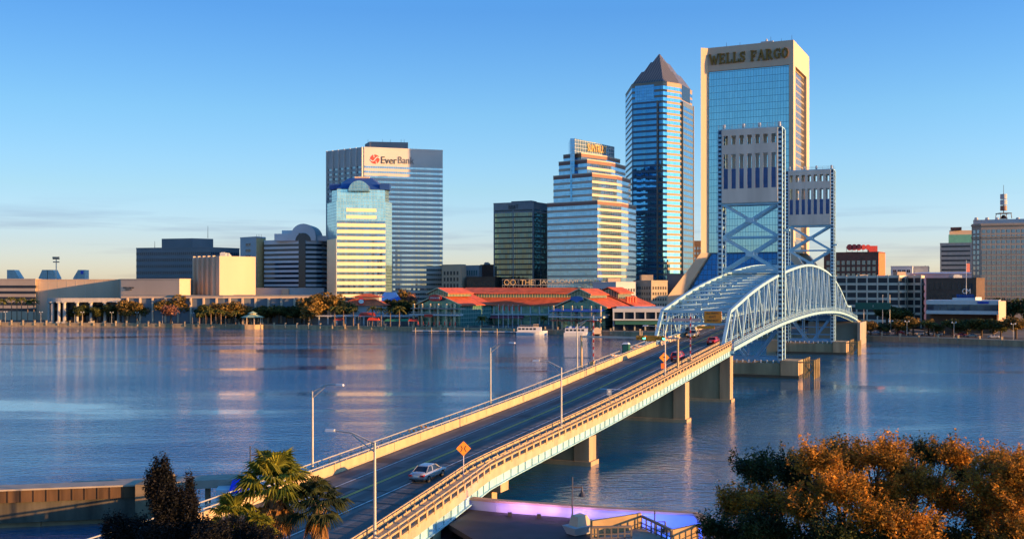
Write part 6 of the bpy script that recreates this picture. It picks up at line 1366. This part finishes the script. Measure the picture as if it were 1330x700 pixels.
# left: walkway and old low viaduct
e = thing('river_walkway', 'grey concrete walkway edge along the water at lower left', 'walkway', (0, 0, 0))
q = MB()
for a, b_ in zip([(-120, 96), XY(0, 101.5), XY(88, 103), XY(90, 104.5), XY(190, 106.5), XY(318, 109)], [XY(0, 101.5), XY(88, 103), XY(90, 104.5), XY(190, 106.5), XY(318, 109)]): q.edgebox(a, b_, 1.9, 2.7, -1.2+1.3, 3.0)
q.build('deck', M['walk'], e)
q = MB()
for i in range(12): p = XY(10+i*26, 104+i*.55); q.tube((p[0], p[1], -1), (p[0], p[1], 2), .3, .3, 8)
q.build('piles', M['pier'], e)
e = thing('low_viaduct', 'old stained concrete viaduct wall ending in a pillar at lower left', 'viaduct', (0, 0, 0))
a, b_ = (-90, 88), XY(186, 100.5); q = MB(); q.edgebox(a, b_, .6, 3.4, .1, 2.2); q.build('girder_wall', mat('old_concrete', (.08, .07, .05), .9, var=.5, scale=.9, streak=True), e); q = MB(); q.edgebox(a, b_, 3.6, 3.75, .5, 2.0); q.build('deck', M['walk'], e); q = MB(); q.edgebox(a, b_, 2.5, 3.6, .35, -.12); d = nrm(sub(b_, a)); l = ln(sub(b_, a))
for i in range(int(l/1.1)): p = (a[0]+d[0]*i*1.1+d[1]*.4, a[1]+d[1]*i*1.1-d[0]*.4); q.box(p[0]-.05, p[0]+.05, p[1]-.05, p[1]+.05, 2.5, 3.6)
q.build('parapet', M['stain'], e)
q = MB(); p = XY(193, 100); q.box(p[0]-.9, p[0]+.9, p[1]-1, p[1]+5, -1, 3.9); q.build('end_pillar', mat('end_pillar_stone', (.2, .15, .09), .9, var=.3), e)
q = MB()
for i in range(9): f = i/8.5; x, y = a[0]+(b_[0]-a[0])*f, a[1]+(b_[1]-a[1])*f; q.box(x-.7, x+.7, y+.8, y+2, -1, 1.0)
q.edgebox(a, b_, -1, .58, -.9, 1.8)  # set-back fill box added to make the underside dark
q.build('pier', M['pier'], e)
e = thing('awning', 'bright blue awning on a small white kiosk left of the palms', 'kiosk', (*XY(303, 107), -1.1), radians(10), None); q = MB(); q.box(-1.6, .2, -.8, 1.6, 0, 3.2); q.build('wall', M['whitew'], e); q = MB(); q.hexa([(-.3, -1.6, 3.0), (2.4, -1.6, 3.0), (2.4, 1.8, 3.3), (-.3, 1.8, 3.3)], [(-.3, -1.6, 3.15), (2.4, -1.6, 3.15), (2.0, .6, 4.0), (-.1, .6, 4.0)]); q.build('canvas', mat('awning_blue', (.01, .03, .75), .6, var=0), e)
q = MB(); q.tube((2.3, -1.4, 0), (2.3, -1.4, 3), .06, .06, 6); q.tube((2.3, 1.4, 0), (2.3, 1.4, 3), .06, .06, 6); q.build('post', M['grey'], e)

# ------------------------------------------------------------ foreground trees
def leafquads(q, c, n, sp, s, rn, up=.3):
    for _ in range(n):
        p = (c[0]+rn.gauss(0, sp[0]), c[1]+rn.gauss(0, sp[1]), c[2]+rn.gauss(0, sp[2])); x = nrm((rn.gauss(0, 1), rn.gauss(0, 1), rn.gauss(0, .7))); y = nrm(crs(x, (rn.gauss(0, 1), rn.gauss(0, 1), rn.gauss(0, 1)))); k = s*rn.uniform(.6, 1.3)
        q.face([vadd(p, mul(x, -k)), vadd(p, mul(y, -k*.45)), vadd(p, mul(x, k)), vadd(p, mul(y, k*.45))])
def big_tree(name, label, base, lumps, mt, mt2, seed, fork, nl=105, s=.08):
    rn = random.Random(seed); e = thing(name, label, 'tree', base); tr = MB(); q = MB(); q2 = MB()
    tr.tube((0, 0, 0), (0, 0, fork), .34, .24, 10)
    for (lx, ly, lz, r, m_) in lumps:
        c = (lx, ly, lz); st = (rn.uniform(-.1, .1), rn.uniform(-.1, .1), fork-rn.uniform(.1, .8)); mid = (lx*.45+rn.uniform(-.3, .3), ly*.45, fork+(lz-fork)*.35)
        tr.tube(st, mid, .13, .09, 6); tr.tube(mid, c, .09, .04, 5)
        for k in range(int(26*r*r)+6):
            d = nrm((rn.gauss(0, 1), rn.gauss(0, 1), rn.gauss(.15, .8))); f = rn.uniform(.35, 1.05)*r; tp = (c[0]+d[0]*f, c[1]+d[1]*f, c[2]+d[2]*f*.62)
            if k % 2 == 0: a = vadd(mid, mul(sub(c, mid), rn.uniform(.5, 1))); tr.tube(a, tp, .035, .014, 4)
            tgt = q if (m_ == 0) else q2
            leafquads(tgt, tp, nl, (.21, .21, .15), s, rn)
            for _ in range(2): g_ = (d[0]*.5+rn.gauss(0, .2), d[1]*.5+rn.gauss(0, .2), rn.uniform(.25, .75)); tr.tube(tp, vadd(tp, g_), .012, .005, 3); leafquads(tgt, vadd(tp, mul(g_, .8)), 16, (.07, .07, .15), s*.85, rn)
    q.build('crown', mt, e); 
    if q2.f: q2.build('crown', mt2, e)
    tr.build('trunk', M['bark'], e); return e
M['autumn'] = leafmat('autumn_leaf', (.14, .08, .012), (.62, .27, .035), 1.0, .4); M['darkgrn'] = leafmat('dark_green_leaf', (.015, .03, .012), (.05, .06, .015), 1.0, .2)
def LP(px, py, D, r, m_=0):   # lump centre seen at px,py and depth D, relative to tree base
    return (px, py, D, r, m_)
def mk(name, label, bx, bD, L_, seed, fork):
    B = (*XY(bx, bD), 1.5); lum = []
    for px, py, D, r, m_ in L_: x, y = XY(px, D); lum.append((x-B[0], y-B[1], ZZ(py+13, D)-B[2], r, m_))
    big_tree(name, label, B, lum, M['autumn'], M['darkgrn'], seed, fork)
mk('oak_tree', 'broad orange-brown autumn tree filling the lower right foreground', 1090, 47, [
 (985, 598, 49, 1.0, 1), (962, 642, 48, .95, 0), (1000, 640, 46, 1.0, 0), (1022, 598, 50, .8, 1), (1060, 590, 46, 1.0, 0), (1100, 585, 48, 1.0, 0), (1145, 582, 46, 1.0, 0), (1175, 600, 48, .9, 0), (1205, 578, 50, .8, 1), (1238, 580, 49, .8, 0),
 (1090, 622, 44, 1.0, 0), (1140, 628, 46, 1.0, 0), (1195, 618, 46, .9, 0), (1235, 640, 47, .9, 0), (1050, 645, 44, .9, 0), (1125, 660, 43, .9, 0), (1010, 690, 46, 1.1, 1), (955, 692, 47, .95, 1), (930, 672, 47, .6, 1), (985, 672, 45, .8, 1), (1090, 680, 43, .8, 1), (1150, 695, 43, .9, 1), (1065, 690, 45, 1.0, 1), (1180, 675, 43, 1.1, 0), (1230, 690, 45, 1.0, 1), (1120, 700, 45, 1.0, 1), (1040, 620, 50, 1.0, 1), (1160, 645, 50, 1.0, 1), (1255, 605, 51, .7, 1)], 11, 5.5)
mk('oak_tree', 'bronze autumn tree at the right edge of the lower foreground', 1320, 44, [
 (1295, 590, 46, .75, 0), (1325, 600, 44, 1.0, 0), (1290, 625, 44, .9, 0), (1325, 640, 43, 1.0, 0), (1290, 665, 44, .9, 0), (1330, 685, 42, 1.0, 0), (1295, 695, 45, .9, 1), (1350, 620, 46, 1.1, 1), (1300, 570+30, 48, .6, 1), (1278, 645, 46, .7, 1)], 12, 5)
# juniper clump; the shade on it is put into the near-black leaf colour
M['junip_shade'] = leafmat('juniper', (.004, .005, .006), (.009, .008, .008), 1.5, .05)
def juniper(label, bx, bD, L_, seed):
    rn = random.Random(seed); B = (*XY(bx, bD), 1.5); e = thing('juniper_tree', label, 'tree', B, group=None); q = MB(); tr = MB()
    for px, py, D, r, hh in L_:
        x, y = XY(px, D); c = (x-B[0], y-B[1], ZZ(py, D)-B[2]); tr.tube((c[0]*.3, c[1]*.3, 0), c, .12, .04, 6)
        for k in range(int(170*r*hh*2)):
            d = nrm((rn.gauss(0, 1), rn.gauss(0, 1), rn.gauss(0, 1))); f = rn.uniform(.6, 1.03); tp = (c[0]+d[0]*r*f, c[1]+d[1]*r*f, c[2]+d[2]*hh*f)
            leafquads(q, tp, 26, (.07, .07, .17), .06, rn)
    q.build('crown', M['junip_shade'], e); tr.build('trunk', M['bark'], e)
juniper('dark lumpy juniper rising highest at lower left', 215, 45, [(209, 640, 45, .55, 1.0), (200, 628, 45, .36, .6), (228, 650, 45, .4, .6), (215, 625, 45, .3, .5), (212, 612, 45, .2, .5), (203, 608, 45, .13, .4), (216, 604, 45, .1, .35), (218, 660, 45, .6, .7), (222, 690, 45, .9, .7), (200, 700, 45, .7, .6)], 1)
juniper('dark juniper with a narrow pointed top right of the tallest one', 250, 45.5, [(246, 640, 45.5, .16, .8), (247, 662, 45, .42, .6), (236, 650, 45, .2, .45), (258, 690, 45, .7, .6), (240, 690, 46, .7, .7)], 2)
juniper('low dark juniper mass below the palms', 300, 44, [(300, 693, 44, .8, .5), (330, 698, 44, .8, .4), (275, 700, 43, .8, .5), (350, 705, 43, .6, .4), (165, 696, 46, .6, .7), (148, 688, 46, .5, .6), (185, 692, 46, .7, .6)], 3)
# fan palms
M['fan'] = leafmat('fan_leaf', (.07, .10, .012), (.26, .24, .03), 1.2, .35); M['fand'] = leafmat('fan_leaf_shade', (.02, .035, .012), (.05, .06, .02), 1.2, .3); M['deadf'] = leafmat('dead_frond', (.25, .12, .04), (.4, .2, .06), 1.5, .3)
def fanpalm(label, px, D, pyc, R, mt, seed, n=46, dead=14):
    rn = random.Random(seed); x, y = XY(px, D); zc = ZZ(pyc, D)-1.5; e = thing('fan_palm', label, 'palm tree', (x, y, 1.5)); tr = MB(); tr.tube((0, 0, 0), (0, 0, zc-.6), .2, .17, 10); tr.tube((0, 0, zc-1.6), (0, 0, zc), .3, .2, 10)
    for k in range(40): a = rn.uniform(0, 6.28); z = zc-1.7+rn.uniform(0, 1.6); tr.bar((.2*cos(a), .2*sin(a), z), (.42*cos(a), .42*sin(a), z+.3), .07, .03)
    tr.build('trunk', M['palmbark'], e); q = MB(); qd = MB()
    for i in range(n+dead):
        dd = i >= n; a = rn.uniform(0, 2*pi); el = rn.uniform(-.55, 1.35) if not dd else rn.uniform(-1.35, -.9); d = (cos(a)*cos(el), sin(a)*cos(el), sin(el)); ll = R*rn.uniform(.38, .62); c = (d[0]*ll, d[1]*ll, zc+d[2]*ll-.05); t = qd if dd else q
        t.bar((0, 0, zc-.05), c, .035, .02); side = nrm((-sin(a), cos(a), rn.uniform(-.3, .3))); nr = nrm(crs(d, side)); fl_ = R*.56*(1 if not dd else .8)
        for b_ in range(15):
            th = -1.45+2.9*b_/14; dv = vadd(mul(d, cos(th)), mul(side, sin(th))); L2 = fl_*(.75+.25*cos(th))*rn.uniform(.9, 1.05); wv = mul(vadd(mul(d, -sin(th)), mul(side, cos(th))), .05*R*.6)
            m1 = vadd(c, mul(dv, L2*.55)); tip = vadd(c, vadd(mul(dv, L2), (0, 0, -.16*R*(1+.5*rn.random())))); fold = mul(nr, .05)
            t.face([c, vadd(m1, wv), tip, vadd(m1, fold)]); t.face([c, vadd(m1, fold), tip, sub(m1, wv)])
    q.build('crown', mt, e); qd.build('dead_fronds', M['deadf'], e); return e
fanpalm('tall sunlit fan palm in front of the bridge parapet', 357, 47, 634, 2.0, M['fan'], 1, 52, 22)
fanpalm('smaller dark fan palm just right of the sunlit palm', 413, 46.5, 654, 1.45, M['fand'], 2, 34, 8)
fanpalm('low fan palm just left of the tall sunlit palm', 304, 46, 672, 1.3, M['fan'], 3, 26, 4)
fanpalm('small fan palm tucked below the tall sunlit palm', 330, 45.5, 688, 1.0, M['fan'], 4, 30, 6)
